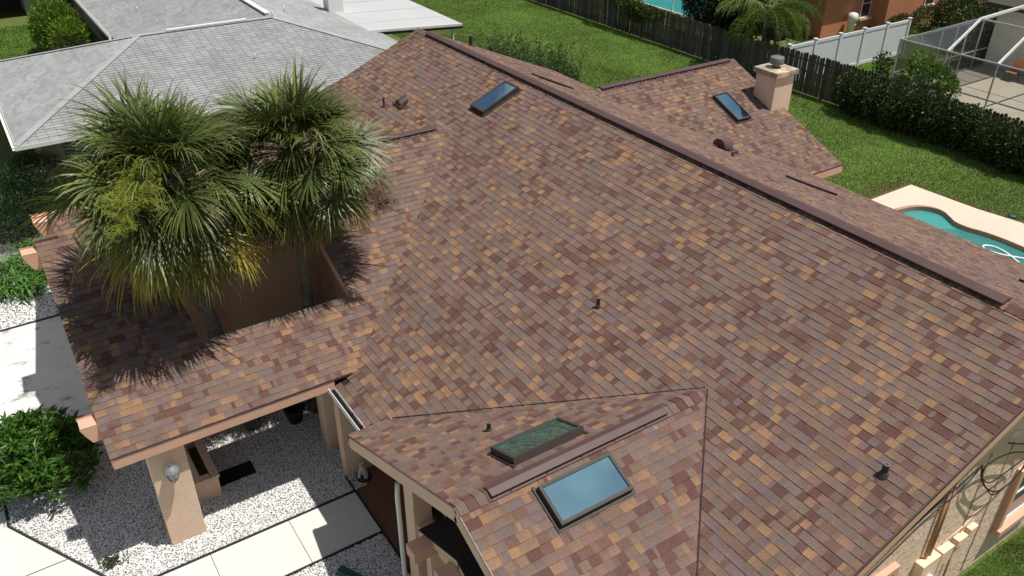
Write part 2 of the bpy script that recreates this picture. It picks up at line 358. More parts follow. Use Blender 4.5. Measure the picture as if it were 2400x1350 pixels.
# ridge caps and ridge vents
def cap_strip(a, b, wd, side, parent, mt, name, col=lin(104, 84, 78), step=.15):
    a = Vector(a); b = Vector(b); d = (b-a).normalized(); L = (b-a).length; mb = MB(); n = int(L/step); R = random.Random(4)
    for i in range(n):
        p = a+d*(i*step); q = a+d*((i+1)*step+.02); g = R.uniform(.85, 1.15); c = R.choice([t for t, w_ in TONES[:5]]); c = tuple(v*g for v in c)
        for sg in (-1, 1):
            o = Vector(side)*sg*wd-Vector((0, 0, PM*wd)); up0 = Vector((0, 0, .026)); up1 = Vector((0, 0, .012))
            P = [p+up0, p+o+up0, q+o+up1, q+up1]
            mb.face(P if sg > 0 else P[::-1], c); mb.face([p+up1, p+o+up1, p+o+up0, p+up0], tuple(v*.5 for v in c))
    return mb.build(name, mt, parent)
def vent(a, b, side, parent, wd=.10, h=.065, name='ridge_vent'):
    a = Vector(a); b = Vector(b); sd = Vector(side); mb = MB(); z = Vector((0, 0, 1)); d = (b-a).normalized()
    pr = [(-wd-.055, -PM*(wd+.055)+.012), (-wd-.055, -PM*(wd+.055)+.022), (-wd+.03, -PM*wd+.02), (-wd+.03, h-PM*wd*.55-.018), (-wd-.03, h-PM*wd*.6-.018), (-wd-.03, h-PM*wd*.6), (0, h+.012)]
    pr = pr+[(-x, y) for x, y in pr[::-1][1:]]
    A = [a+sd*x+z*y for x, y in pr]; B = [b+sd*x+z*y for x, y in pr]; n = len(A)
    for i in range(n-1): mb.face([A[i], A[i+1], B[i+1], B[i]], (.12, .12, .12) if i in (2, 3, n-4, n-5) else (1, 1, 1))
    mb.face(A[::-1]); mb.face(B)
    L = (b-a).length; k = int(L/.6)
    for i in range(k):
        for sg in (-1, 1):
            c = a+d*(.3+i*.6)+sd*sg*(wd+.03)+z*(-PM*(wd+.03)+.026); mb.box(c.x-.012, c.x+.012, c.y-.012, c.y+.012, c.z-.005, c.z+.008)
    return mb.build(name, M['brown_metal'], parent)
cap_strip((XL, YR, ZR), (XR, YR, ZR), .15, (0, 1, 0), house, M['shingle'], 'ridge_cap')
vent((-22.75, YR, ZR), (-4.72, YR, ZR), (0, 1, 0), house)
cap_strip((WX, .52, WZ), (WX, 9.7, WZ), .15, (1, 0, 0), house, M['shingle'], 'ridge_cap')
vent((WX, 2.2, WZ), (WX, 9.35, WZ), (1, 0, 0), house, .09, .05)
cap_strip((FX, FY0, FZ), (FX, 8.2, FZ), .15, (1, 0, 0), house, M['shingle'], 'ridge_cap')
vent((FX+.02, 4.22, FZ), (FX+.02, 7.37, FZ), (1, 0, 0), house, .08, .048)
cap_strip((BX, 15.4, BZ), (BX, YQ, BZ), .15, (1, 0, 0), house, M['shingle'], 'ridge_cap')
vent((BX, 15.55, BZ), (BX, YQ-.25, BZ), (1, 0, 0), house, .09, .055)
# metal valley lines (closed cut valleys beside the front gable)
def ribbon(pts, wd, mt, name, parent, n=(0, 0, 1)):
    mb = MB()
    for a, b in zip(pts[:-1], pts[1:]): mb.beam(a, b, wd, .012)
    return mb.build(name, mt, parent)
M['crack'] = mat('valley_gap', lin(58, 44, 42), .9)
ribbon([(FX-.02, 8.27+.02, FZ+.012), (-10.75, 4.55, mz(4.55)+.012)], .02, M['crack'], 'valley_seam', house)
ribbon([(FX+.02, 8.27+.02, FZ+.012), (-3.7, 5.0, mz(5.0)+.012)], .02, M['crack'], 'valley_seam', house)
# drip edges + fascias + rakes
def fascia(a, b, hgt, name, mt, parent, wd=.04, dz=0):
    mb = MB(); a = Vector(a); b = Vector(b); z = Vector((0, 0, -hgt/2+dz)); mb.beam(a+z, b+z, wd, hgt); return mb.build(name, mt, parent)
F_ = M['fascia']
# wing eave beam and rake
fascia((WEX-.03, YF+.02, wz(WEX)-.03), (WEX-.03, 4.12, wz(WEX)-.03), .2, 'eave_fascia', F_, house, .06)
mb = MB(); mb.beam((WEX-.005, YF, wz(WEX)-.005), (WEX-.005, 4.5, wz(WEX)-.005), .03, .035); mb.build('drip_edge', M['brown_metal'], house)
for x0, x1, y in ((WEX-.03, -17.07, YF), (-17.1, WX, .52)):
    mb = MB(); mb.beam((x0, y+.03, wz(x0)-.14), (x1, y+.03, wz(x1)-.14), .05, .22); mb.build('rake_board', F_, house)
mb = MB(); mb.beam((-23.0, .55, wz(-23)-.14), (WX, .55, WZ-.14), .05, .22); mb.build('rake_board', F_, house)
mb = MB(); mb.beam((-17.12, YF, wz(-17.1)+.02), (-17.12, .55, wz(-17.1)+.03), .1, .05, col=lin(110, 92, 82)); mb.build('flashing', M['shingle'], house)
# projecting purlin beams at the front end of the wing
for (x, z0) in ((-13.2, wz(-13.2)-.36), (-17.0, wz(-17.0)-.36), (WX-.5, wz(WX-.5)-.38), (WX-.85, wz(WX-.85)-.32)):
    mb = MB(); y0 = -.16 if x > -17.5 else .22
    mb.prism([(x-.17, y0, z0+.28), (x+.17, y0, z0+.28), (x+.17, y0+.05, z0+.13), (x+.17, y0+.12, z0), (x-.17, y0+.12, z0), (x-.17, y0+.05, z0+.13)][:6], (0, .01, 0))
    mb.hexa([(x-.17, y0+.12, z0), (x+.17, y0+.12, z0), (x+.17, 1.2, z0), (x-.17, 1.2, z0), (x-.17, y0, z0+.28), (x+.17, y0, z0+.28), (x+.17, 1.2, z0+.28), (x-.17, 1.2, z0+.28)])
    mb.build('beam', F_, house, bevel=.012)
# opening in the wing roof: fascia ring, white flashing
hz0, hz1 = wz(HX0), wz(HX1)
mb = MB(); mb.beam((HX1-.02, 2.2, hz1-.13), (HX1-.02, 5.24, hz1-.13), .04, .2); mb.build('opening_fascia', F_, house)
mb = MB(); mb.beam((HX1, 5.26, hz1-.12), (HX0, 5.26, hz0-.12), .04, .2); mb.build('opening_fascia', F_, house)
mb = MB(); mb.beam((HX1, 2.18, hz1-.12), (HX0, 2.18, hz0-.12), .04, .2); mb.build('opening_fascia', F_, house)
mb = MB(); mb.beam((HX0+.02, 2.2, hz0-.13), (HX0+.02, 5.24, hz0-.13), .04, .2); mb.build('opening_fascia', F_, house)
mb = MB(); mb.box(HX0-.03, HX0+.004, 2.2, 5.24, hz0-.02, hz0+.004); mb.build('flashing', M['grey_metal'], house)
# walls --------------------------------------------------------------
ST = M['stucco']
mb = MB(); mb.box(HX1-.2, HX1-.06, .9, 7.0, 0, 3.95); mb.build('wall', M['shaded_brown_stucco'], house)                 # wall behind the opening
mb = MB(); mb.box(HX1-.05, -13.4, 5.30, 5.45, 0, 2.85); mb.prism([(HX1-.05, 5.30, 2.85), (-13.4, 5.30, 2.85), (-13.4, 5.30, wz(-13.4)-.1), (HX1-.05, 5.30, wz(HX1-.05)-.1)], (0, .15, 0)); mb.build('wall', M['shaded_brown_stucco'], house)
mb = MB(); mb.box(HX1-.06, -14.75, .9, 1.05, 0, 2.9); mb.prism([(-22.7, .9, 0), (HX1-.06, .9, 0), (HX1-.06, .9, wz(HX1)-.12), (WX, .9, WZ-.12), (-22.7, .9, wz(-22.7)-.12)], (0, .15, 0)); mb.build('wall', ST, house)  # short box is an unseen wall end, extended to darken the carport
mb = MB(); mb.box(-22.9, -22.7, .9, 19.4, 0, 2.3); mb.build('wall', ST, house)
mb = MB(); mb.box(-22.7, -14.6, 19.4, 20.8, 0, 2.35); mb.box(-14.6, -14.45, 16, 20.8, 0, 2.3); mb.build('wall', ST, house)
mb = MB(); mb.box(-14.4, -4.25, 19.05, 19.2, 0, 2.3); mb.build('wall', ST, house)
mb = MB(); mb.prism([(-4.22, 5.6, 0), (-4.22, 19.0, 0), (-4.22, 19.0, mz(19.0)-.1), (-4.22, YR, ZR-.1), (-4.22, 5.6, mz(5.6)-.1)], (.15, 0, 0)); side_wall = mb.build('wall', M['stucco_side'], house, label='rough tan stucco gable wall with the meter boxes')
mb = MB(); mb.box(-12.85, -4.22, 6.6, 6.75, 0, 3.0); mb.build('wall', ST, house)     # recessed porch wall
mb = MB(); mb.box(-12.72, -12.45, 4.16, 6.6, 0, 2.40); mb.build('wall', ST, house)   # wall on the left of the porch
mb = MB(); mb.box(-13.72, -13.34, 4.14, 4.5, 0, 2.38); mb.build('pillar', ST, house, bevel=.01)
mb = MB(); mb.box(-12.86, -12.54, .66, 1.30, 0, 2.42); front_pillar = mb.build('pillar', ST, house, bevel=.012, label='wide tan stucco pillar with the wall lantern')
mb = MB(); mb.box(-12.72, -12.54, 1.30, 4.12, 2.24, 2.42); mb.build('lintel', ST, house)
mb = MB(); mb.beam((-15.86, 1.0, 2.30), (-12.56, .96, 2.30), .2, .26); mb.build('beam', ST, house)
# front gable: rake boards, posts, low pent roof
TN = M['fascia_tan']
for a, b in (((XFL, FY0), (FX, FY0)), ((XFR, FY0), (FX, FY0))):
    mb = MB(); mb.beam((a[0], FY0+.03, fz(a[0])-.155), (FX, FY0+.03, FZ-.155), .06, .24); mb.build('rake_board', TN, house)
    mb = MB(); mb.beam((a[0], FY0-.005, fz(a[0])-.01), (FX, FY0-.005, FZ-.01), .02, .03); mb.build('drip_edge', M['brown_metal'], house)
mb = MB(); mb.beam((XFL, FY0, fz(XFL)-.13), (XFL, 4.35, fz(XFL)-.13), .05, .22); mb.build('eave_fascia', F_, house)
mb = MB(); mb.box(-8.82, -8.5, 3.80, 4.12, 0, fz(-8.7)-.2); mb.build('post', TN, house, bevel=.01)
mb = MB(); mb.prism([(-8.5, 4.25, 0), (-4.3, 4.25, 0), (-4.3, 4.25, fz(-4.3)-.3), (FX, 4.25, FZ-.3), (-8.5, 4.25, fz(-8.5)-.3)], (0, .12, 0)); mb.build('wall', ST, house)
mb = MB(); mb.box(-8.5, -8.2, 3.85, 4.1, 2.1, 2.36); mb.build('beam', TN, house)
# low pent roof under the gable
pz = lambda X: 3.16-PM*abs(X-FX)
mb = MB()
for x0, x1 in ((-8.15, FX), (FX, -4.4)):
    mb.prism([(x0, 3.70, pz(x0)), (x1, 3.70, pz(x1)), (x1, 4.22, pz(x1)), (x0, 4.22, pz(x0))], (0, 0, -.03), (.024, .022, .021))
mb.build('lower_roof', mat('shaded_dark_shingle', (1, 1, 1), .9, vc=True, noise=(50, .3)), house)  # dark shingles, with the gable roof's shade put into the near-black colour
for x0, x1 in ((-8.15, FX), (-4.4, FX)):
    mb = MB(); mb.beam((x0, 3.76, pz(x0)-.12), (x1, 3.76, pz(x1)-.12), .06, .17); mb.build('rake_board', TN, house)
mb = MB(); mb.box(-7.98, -7.72, 3.40, 4.2, 2.50, 2.72); mb.build('beam', F_, house, bevel=.01)
mb = MB(); mb.box(-7.2, -6.95, 3.45, 4.2, 2.70, 2.9); mb.build('beam', F_, house, bevel=.01)
mb = MB(); mb.box(-8.0, -4.6, 3.86, 4.1, 2.30, 2.48); mb.build('beam', TN, house)
mb = MB(); mb.box(-8.16, -8.0, 3.8, 4.2, .0, 2.6); mb.build('post', TN, house)
# gutters / downspout
mb = MB(); g0, g1 = -12.42, -10.86
mb.beam((g0, YE-.13, ZE-.03), (g1, YE-.13, ZE-.03), .012, .11); mb.beam((g0, YE-.01, ZE-.05), (g1, YE-.01, ZE-.05), .012, .11); mb.beam((g0, YE-.07, ZE-.10), (g1, YE-.07, ZE-.10), .12, .01)
mb.beam((g0+.005, YE-.13, ZE-.045), (g0+.005, YE, ZE-.045), .012, .12)
gut = mb.build('gutter', M['white_metal'], house)
mb = MB(); mb.beam((g0+.03, YE-.07, ZE-.085), (g1-.02, YE-.07, ZE-.085), .105, .012, col=(.02, .02, .02))
for x in (-12.2, -11.5, -11.1): mb.beam((x, YE-.13, ZE-.03), (x, YE, ZE-.03), .02, .012)
mb.build('leaf_litter', M['matblack'], gut)  # flat near-black strip along the gutter floor, with cross straps
mb = MB(); mb.tube([(-8.93, 3.76, 2.95), (-8.93, 3.74, 2.7), (-8.93, 3.74, .35), (-8.98, 3.70, .18), (-9.2, 3.62, .11)], .042, 10); mb.build('downspout', M['white_metal'], house)
# eaves/rakes of the main roof on the right gable and the back
for ya, yb in ((YE+1.3, YR), (YB, YR)):
    mb = MB(); mb.beam((XR-.03, ya, mz(ya)-.15), (XR-.03, yb, ZR-.15), .05, .2); mb.build('rake_board', F_, house)
    mb = MB(); mb.beam((XR-.005, ya, mz(ya)-.02), (XR-.005, yb, ZR-.02), .02, .06); mb.build('drip_edge', M['brown_metal'], house)
    mb = MB(); mb.hexa([(XR-.05, ya, mz(ya)-.25), (XR-.6, ya, mz(ya)-.25), (XR-.6, yb, ZR-.25), (XR-.05, yb, ZR-.25), (XR-.05, ya, mz(ya)-.22), (XR-.6, ya, mz(ya)-.22), (XR-.6, yb, ZR-.22), (XR-.05, yb, ZR-.22)]); mb.build('soffit', F_, house)
mb = MB(); mb.beam((XL+.02, YE, mz(YE)-.13), (XL+.02, YR, ZR-.13), .05, .2); mb.build('rake_board', F_, house)
mb = MB(); mb.beam((XL+.02, YR, ZR-.13), (XL+.02, 17.1, mz(17.1)-.13), .05, .2); mb.build('rake_board', F_, house)
fascia((-14.0, YB, mz(YB)-.02), (XR, YB, mz(YB)-.02), .2, 'eave_fascia', F_, house)
fascia((XQ, 19.75, bz(XQ)-.03), (XQ, YQ, bz(XQ)-.03), .2, 'eave_fascia', F_, house)
mb = MB(); mb.beam((XQ, 19.75, bz(XQ)-.0), (XQ, YQ, bz(XQ)-.0), .03, .035); mb.build('drip_edge', M['brown_metal'], house)
mb = MB(); mb.beam((XQ, YQ, bz(XQ)-.12), (BX, YQ, BZ-.12), .05, .2); mb.build('rake_board', M['brown_metal'], house)
mb = MB(); mb.box(-23.2, -14.6, 17.0, 17.1, 2.2, 3.35); mb.build('wall', ST, house)
# skylights ----------------------------------------------------------------
def skylight(O, u, s, w0, l0, label, glass, well=True, blind=False, hgt=.125):
    """O: low corner on the roof, u/s in-plane unit vectors"""
    O = Vector(O); u = Vector(u).normalized(); s = Vector(s).normalized(); n = u.cross(s)
    if n.z < 0: n = -n
    e = empty('skylight', O, None, None); e.location = (0, 0, 0); adopt_loc = O - house.location; e.parent = house; e.location = adopt_loc; e['label'] = label
    bpy.context.view_layer.update()
    fr = MB(); t = .048
    def bar(a, b, c, d, z0, z1): fr.hexa([O+u*x+s*y+n*z for x, y, z in ((a, c, z0), (b, c, z0), (b, d, z0), (a, d, z0), (a, c, z1), (b, c, z1), (b, d, z1), (a, d, z1))])
    bar(0, w0, 0, t, -.05, hgt); bar(0, w0, l0-t, l0, -.05, hgt); bar(0, t, t, l0-t, -.05, hgt); bar(w0-t, w0, t, l0-t, -.05, hgt)
    bar(-.05, w0+.05, -.05, 0, .0, .025); bar(-.05, 0, 0, l0+.05, 0, .025); bar(w0, w0+.05, 0, l0+.05, 0, .025)
    fr.build('frame', M['bronze'], e, bevel=.006)
    gl = MB(); zz = hgt-.018; gl.face([O+u*x+s*y+n*zz for x, y in ((t-.01, t-.01), (w0-t+.01, t-.01), (w0-t+.01, l0-t+.01), (t-.01, l0-t+.01))]); gl.build('glass', glass, e)
    wl = MB(); d = -.55 if not blind else -.06
    q = [O+u*x+s*y for x, y in ((t, t), (w0-t, t), (w0-t, l0-t), (t, l0-t))]
    for i in range(4): wl.face([q[i]-n*.04, q[(i+1) % 4]-n*.04, q[(i+1) % 4]+n*d, q[i]+n*d])
    wl.face([p+n*d for p in q]); wl.build('shaft', M['well'] if glass is not M['glass_teal'] else M['well_teal'], e)
    if blind:
        sl_ = MB(); k = int((l0-2*t)/.03)
        for i in range(k):
            y = t+.01+i*.03; sl_.face([O+u*x+s*yy+n*zq for x, yy, zq in ((t, y, -.04), (w0-t, y, -.04), (w0-t, y+.015, -.02), (t, y+.015, -.02))]); sl_.face([O+u*x+s*yy+n*zq for x, yy, zq in ((t, y+.015, -.02), (w0-t, y+.015, -.02), (w0-t, y+.03, -.04), (t, y+.03, -.04))])
        sl_.build('blind', M['blind'], e)
    return e
def on_main(X, Y): return (X, Y, mz(Y)+.004)
skylight(on_main(-17.82, 10.5), (1, 0, 0), SLF, .62, 1.08*CS, 'blue skylight high on the main slope, just below the long ridge vent', M['glass_pale'])
skylight((-7.93, 4.88, fz(-7.93)+.004), (0, 1, 0), SWm, 1.25, .62*CS, 'teal skylight above the front gable ridge vent', M['glass_teal'])
skylight((-6.17, 4.85, fz(-6.17)+.004), (0, 1, 0), SW, 1.24, .57*CS, 'big skylight mirroring clouds, below the front gable ridge vent', M['glass_blue'])
skylight((-16.43, 18.96, bz(-16.43)+.004), (0, 1, 0), SW, .58, 1.12*CS, 'dark blue skylight beside the chimney on the rear wing', glass_mat('skylight_glass_dark', (.10, .28, .42), (.40, .76, 1), .55))
# roof pipes, vents
def pipe(x, y, z, h, r, label=None, mt='lead'):
    e = MB(); e.tube([(x, y, z-.12), (x, y, z+h)], r, 14, cap=False); e.tube([(x, y, z+h), (x, y, z+h-.08)], r*.7, 14); e.lathe((x, y, z-.10), [(r*2.4, 0), (r*2.2, .06), (r*1.25, .14), (r*1.1, .16)], 16)
    mb2 = MB(); o = e.build('vent_pipe', M[mt], house); 
    rr = MB(); n = 14
    for k in range(n):
        a0, a1 = 2*math.pi*k/n, 2*math.pi*(k+1)/n
        rr.face([(x+r*1.0*math.cos(a0), y+r*math.sin(a0), z+h+.003), (x+r*math.cos(a1), y+r*math.sin(a1), z+h+.003), (x+r*.62*math.cos(a1), y+r*.62*math.sin(a1), z+h+.003), (x+r*.62*math.cos(a0), y+r*.62*math.sin(a0), z+h+.003)])
    rr.build('rim', M['grey_metal'], o)
    if label: o['label'] = label
pipe(-9.76, 8.31, mz(8.31), .20, .034, 'pipe standing in the middle of the main slope')
pipe(-4.16, 8.76, mz(8.76), .19, .045, 'pipe near the right rake of the main slope')
pipe(-8.72, 5.32, fz(-8.72), .18, .035, 'short pipe on the left slope of the front gable')
pipe(-20.5, 9.29, mz(9.29), .26, .03, 'thin pipe beside the round exhaust vent')
pipe(-22.86, 13.5, mz(13.5), .34, .06, 'pipe on the back slope near the far end of the ridge')
pipe(-13.15, 15.2, mz(15.2), .12, .03, 'little pipe beside the hooded vent on the back slope')
def hood(x, y, up, r, lg, name, label):
    z = mz(y); sd = 1 if up > 0 else -1; mb = MB(); n = 12
    d = Vector((0, up, -abs(up)*PM*(1)))/1.0; s_ = Vector((0, -1 if up > 0 else 1, 0)); c = Vector((x, y, z+.04))
    ring = [Vector((math.cos(math.pi*k/n)*r, 0, math.sin(math.pi*k/n)*r*.95)) for k in range(n+1)]
    fr = Vector((0, up*lg/2, -PM*lg/2)); A = [c+p+fr for p in ring]; B = [c+p-fr for p in ring]
    for k in range(n): mb.face([A[k], A[k+1], B[k+1], B[k]], sm=True)
    mb.face(B); mb.face([p*.82+c*.18+fr*.1 for p in A]); mb.box(x-r*1.5, x+r*1.5, y-lg*.7, y+lg*.7, z-.06, z+.015)
    mb.build(name, M['brown_metal'], house, label=label)
hood(-20.05, 9.62, -1, .16, .24, 'exhaust_vent', 'round brown hooded exhaust vent'); hood(-14.15, 15.95, 1, .22, .34, 'exhaust_vent', 'brown hooded vent on the back slope')
# low off-ridge vents on the back slope (long, thin, slightly bent)
for x0, y0, x1, y1 in ((-19.25, 13.35, -18.45, 14.25), (-12.0, 15.9, -11.05, 16.7), (-6.1, 15.65, -5.3, 16.3)):
    mb = MB(); L0 = 7
    for i in range(L0):
        t0, t1 = i/L0, (i+1)/L0; w_ = lambda t: .04+.2*math.sin(math.pi*t)
        P = []
        for t in (t0, t1):
            X = x0+(x1-x0)*t; Y = y0+(y1-y0)*t; P.append([(X+.6*w_(t), Y-.6*w_(t), mz(Y-.6*w_(t))+.0), (X-.6*w_(t), Y+.6*w_(t), mz(Y+.6*w_(t))+.0)])
        up = .055
        a, b = P[0]; c, d = P[1]; u_ = lambda p: (p[0], p[1], p[2]+up)
        mb.face([u_(a), u_(c), u_(d), u_(b)]); mb.face([a, c, u_(c), u_(a)], (.2, .2, .2)); mb.face([b, u_(b), u_(d), d], (.2, .2, .2))
    mb.build('roof_vent', M['brown_metal'], house)
# chimney
ch = empty('chimney', (-16.9, 21.0, 0), None, None); ch.parent = house; ch.location = Vector((-16.9, 21.0, 0))-house.location; bpy.context.view_layer.update()
mb = MB(); mb.box(-17.32, -16.52, 20.55, 21.38, 0, 4.50); mb.build('stack', M['chimney'], ch, bevel=.015)
mb = MB(); mb.box(-17.40, -16.44, 20.47, 21.46, 4.50, 4.66); cp = mb.build('chimney_cap', mat('cap_mortar', lin(222, 190, 158), .9, stain=(3, .42, lin(150, 145, 132), (1, 1, 1)), noise=(12, .1)), ch, bevel=.012)
mb = MB(); mb.lathe((-16.95, 20.97, 4.66), [(.11, 0), (.12, .1), (.12, .12)], 18); mb.lathe((-16.95, 20.97, 4.78), [(.21, 0), (.215, .02), (.215, .19), (.2, .205), (.12, .215), (.001, .22)], 28); mb.build('flue_cap', M['grey_metal'], ch)
# wall lantern on the pillar
la = empty('wall_lantern', (-12.5, .98, 1.9), None, None); la.parent = house; la.location = Vector((-12.5, .98, 1.9))-house.location; bpy.context.view_layer.update()
lx, ly = -12.37, .98
mb = MB(); mb.lathe((-12.535, ly, 1.62), [(.001, 0)], 3) if False else None
mb.box(-12.545, -12.52, ly-.04, ly+.04, 1.60, 1.84); mb.tube([(-12.53, ly, 1.72), (-12.45, ly, 1.66), (lx, ly, 1.70)], .012, 8); mb.lathe((lx, ly, 1.60), [(.002, 0), (.018, .03), (.03, .09), (.05, .11), (.05, .125)], 8)
mb.build('bracket', M['grey_metal'], la)
mb = MB(); mb.lathe((lx, ly, 1.68), [(.06, 0), (.135, .21)], 6); mb.build('glass', mat('lantern_glass', (.25, .27, .27), .15, spec=.6), la)
mb = MB(); mb.lathe((lx, ly, 1.89), [(.15, 0), (.145, .02), (.08, .09), (.04, .11), (.015, .14), (.026, .16), (.002, .19)], 8)
for k in range(6):
    a = math.pi*2*k/6; mb.beam((lx+.061*math.cos(a), ly+.061*math.sin(a), 1.68), (lx+.136*math.cos(a), ly+.136*math.sin(a), 1.89), .012, .012)
mb.build('lantern_roof', mat('weathered_zinc', lin(120, 122, 124), .5, noise=(30, .2), spec=.5), la)
# side wall fittings (x = -4.07)
WXs = -4.07
def bx(name, y0, y1, z0, z1, d, mt='cream_box', parent=house, label=None):
    mb = MB(); mb.box(WXs+.002, WXs+d, y0, y1, z0, z1); return mb.build(name, M[mt], parent, bevel=.008, label=label)
mbx = bx('meter_box', 10.47, 10.95, 1.12, 1.62, .16, label='large cream electric meter box')
mb = MB(); mb.tube([(WXs+.16, 10.72, 1.22), (WXs+.30, 10.72, 1.22)], .09, 18); mb.build('meter', M['white_metal'], mbx)
bx('utility_box', 11.06, 11.38, 1.22, 1.56, .14); bx('utility_box', 11.55, 11.82, 1.34, 1.52, .12); bx('utility_box', 11.92, 12.14, 1.37, 1.55, .10)
for y, z0, z1, r in ((10.66, 1.6, 3.1, .028), (10.78, 1.6, 3.2, .022), (10.52, 0, 1.15, .03), (11.22, 0, 1.24, .02), (11.66, 0, 1.36, .018), (11.9, .0, .25, .02)):
    mb = MB(); mb.tube([(WXs+.05, y, z0), (WXs+.05, y, z1)], r, 10); mb.build('conduit', M['conduit'], house)
for y, z0, z1 in ((12.44, .1, 3.2), (11.75, 1.5, 3.3)):
    mb = MB(); mb.tube([(WXs+.012, y, z0), (WXs+.012, y, z1)], .008, 6); mb.build('wire', M['conduit'], house)
mb = MB(); mb.tube([(WXs+.012, 11.2, 1.6), (WXs+.012, 11.7, 1.66), (WXs+.012, 12.3, 1.9)], .012, 6); mb.build('wire', M['cream_box'], house)
# service cable loop
pts = []
for (y, z) in ((11.93, 3.5), (12.3, 3.3), (12.9, 2.95), (13.0, 2.5), (12.75, 2.25), (12.3, 2.25), (11.8, 2.6), (11.45, 3.0), (11.3, 3.36)): pts.append((y, z))
def smooth(p, k=6):
    p = [Vector(q) for q in p]; out = []
    for i in range(len(p)-1):
        a, b, c, d = p[max(i-1, 0)], p[i], p[i+1], p[min(i+2, len(p)-1)]
        for j in range(k):
            t = j/k; out.append(.5*((2*b)+(c-a)*t+(2*a-5*b+4*c-d)*t*t+(3*b-a-3*c+d)*t**3))
    return out+[p[-1]]
mb = MB(); mb.tube(smooth([(WXs+.10, y, z) for y, z in pts]), .013, 8)
mb.tube(smooth([(WXs+.14, y, z) for y, z in ((11.28, 3.36), (11.7, 3.35), (12.2, 3.2), (12.75, 2.9), (12.95, 2.62), (12.6, 2.36), (12.1, 2.32), (11.7, 2.68), (11.35, 3.1), (11.29, 3.35))]), .012, 8)
mb.tube(smooth([(WXs+.12, y, z) for y, z in ((12.8, 2.75), (12.3, 2.72), (11.8, 2.74), (11.4, 3.05))]), .011, 8)
mb.tube(smooth([(WXs+.1, 11.28, 3.36), (WXs+.08, 10.9, 3.2), (WXs+.05, 10.3, 3.0), (WXs+.06, 9.4, 2.75), (WXs+.05, 8.2, 2.3)]), .016, 8)
mb.tube(smooth([(WXs+.1, 11.28, 3.32), (WXs+.1, 10.8, 3.05), (WXs+.05, 10.2, 2.8), (WXs+.06, 9.3, 2.5), (WXs+.05, 8.2, 2.1)]), .010, 8)
mb.build('service_cable', M['rubber'], house)
mb = MB(); mb.tube([(WXs+.1, 11.93, 3.62), (WXs+.13, 12.05, 3.72)], .035, 8); mb.tube([(WXs+.3, 12.2, 3.78), (WXs+.32, 12.3, 3.9)], .025, 8); mb.tube([(WXs+.13, 12.05, 3.72), (WXs+.3, 12.2, 3.80), (WXs+.34, 12.4, 4.05)], .008, 6); mb.build('cable_clamp', M['white_metal'], house)
# windows on the side wall
def window(y0, y1, z0, z1, sill=True):
    mb = MB(); t = .05
    for a in ((y0, y1, z0, z0+t), (y0, y1, z1-t, z1), (y0, y0+t, z0+t, z1-t), (y1-t, y1, z0+t, z1-t), (y0+t, y1-t, (z0+z1)/2-.02, (z0+z1)/2+.02)): mb.box(WXs+.003, WXs+.03, a[0], a[1], a[2], a[3])
    f = mb.build('window', M['white_metal'], house)
    mb = MB(); mb.box(WXs+.002, WXs+.012, y0+t, y1-t, z0+t, z1-t); mb.build('glass', mat('dark_glass', lin(70, 84, 92), .08, spec=.8), f)
    mb = MB(); 
    for a in ((y0-.12, y0, z0, z1), (y1, y1+.12, z0, z1), (y0-.12, y1+.12, z1, z1+.12)): mb.box(WXs+.002, WXs+.10, *a)
    mb.build('trim', F_, f)
    mb = MB(); mb.box(WXs+.002, WXs+.16, y0-.14, y1+.14, z0-.14, z0); mb.build('sill', F_, f, bevel=.01)
window(13.2, 14.4, .85, 2.15); window(9.0, 9.66, .9, 1.95)

# ------------------------------------------------------------------ ground
def sheet(name, poly, z, mt, kind='structure', thick=0):
    mb = MB(); mb.face([(x, y, z) for x, y in poly]); o = mb.build(name, mt); return tag(o, kind=kind)
mb = MB()
for x0, x1, y0, y1 in ((-400, -14.7, -300, 400), (-4.7, 300, -300, 400), (-14.7, -4.7, -300, 21.5), (-14.7, -4.7, 26.5, 400)): mb.face([(x0, y0, 0), (x1, y0, 0), (x1, y1, 0), (x0, y1, 0)])
tag(mb.build('lawn', M['lawn']), kind='structure')
sheet('gravel_bed', [(-17.27, -1.86), (-14.75, -1.86), (-13.29, -1.02), (-11.94, -.23), (-11.94, 4.12), (-12.4, 4.12), (-12.4, 6), (-17.27, 6)], .004, M['gravelbed'])
sheet('gravel_bed', [(-10.73, -7), (-3.5, -7), (-3.5, 3.2), (-9.0, 3.2), (-9.0, -3)], .003, M['gravelbed'])
sheet('gravel_bed', [(-10.73, -3), (-9.0, -3), (-9.0, 4.12), (-10.73, 4.12)], .004, M['gravelbed'])
sheet('gravel_bed', [(-29.5, -1.8), (-22.23, -1.8), (-22.23, .9), (-29.5, .9)], .004, M['gravelbed'])
sheet('driveway', [(-22.23, -6), (-17.27, -6), (-17.27, .9), (-22.23, .9)], .012, M['stained'])
sheet('unseen_pavement', [(-34, -40), (8, -40), (8, -7), (-34, -7)], .010, M['concrete'])  # unseen paving, added so less green lawn light bounces onto the stucco
dr = sheet('driveway', [(-17.27, -9), (-11.94, -9), (-11.94, -.23), (-13.29, -1.02), (-14.75, -1.86), (-17.27, -1.86)], .016, M['concrete'])
wk = MB()
for a, b in ((-7, -.6), (-.6, 1.19), (1.19, 2.705), (2.705, 4.10)):
    wk.hexa([(-11.94, a+.006, 0), (-10.73, a+.006, 0), (-10.73, b-.006, 0), (-11.94, b-.006, 0), (-11.94, a+.006, .03), (-10.73, a+.006, .03), (-10.73, b-.006, .03), (-11.94, b-.006, .03)])
tag(wk.build('walkway', M['concrete']), kind='structure')
sheet('porch_floor', [(-12.45, 4.12), (-4.3, 4.12), (-4.3, 6.6), (-12.45, 6.6)], .02, M['porch'])
mb = MB()
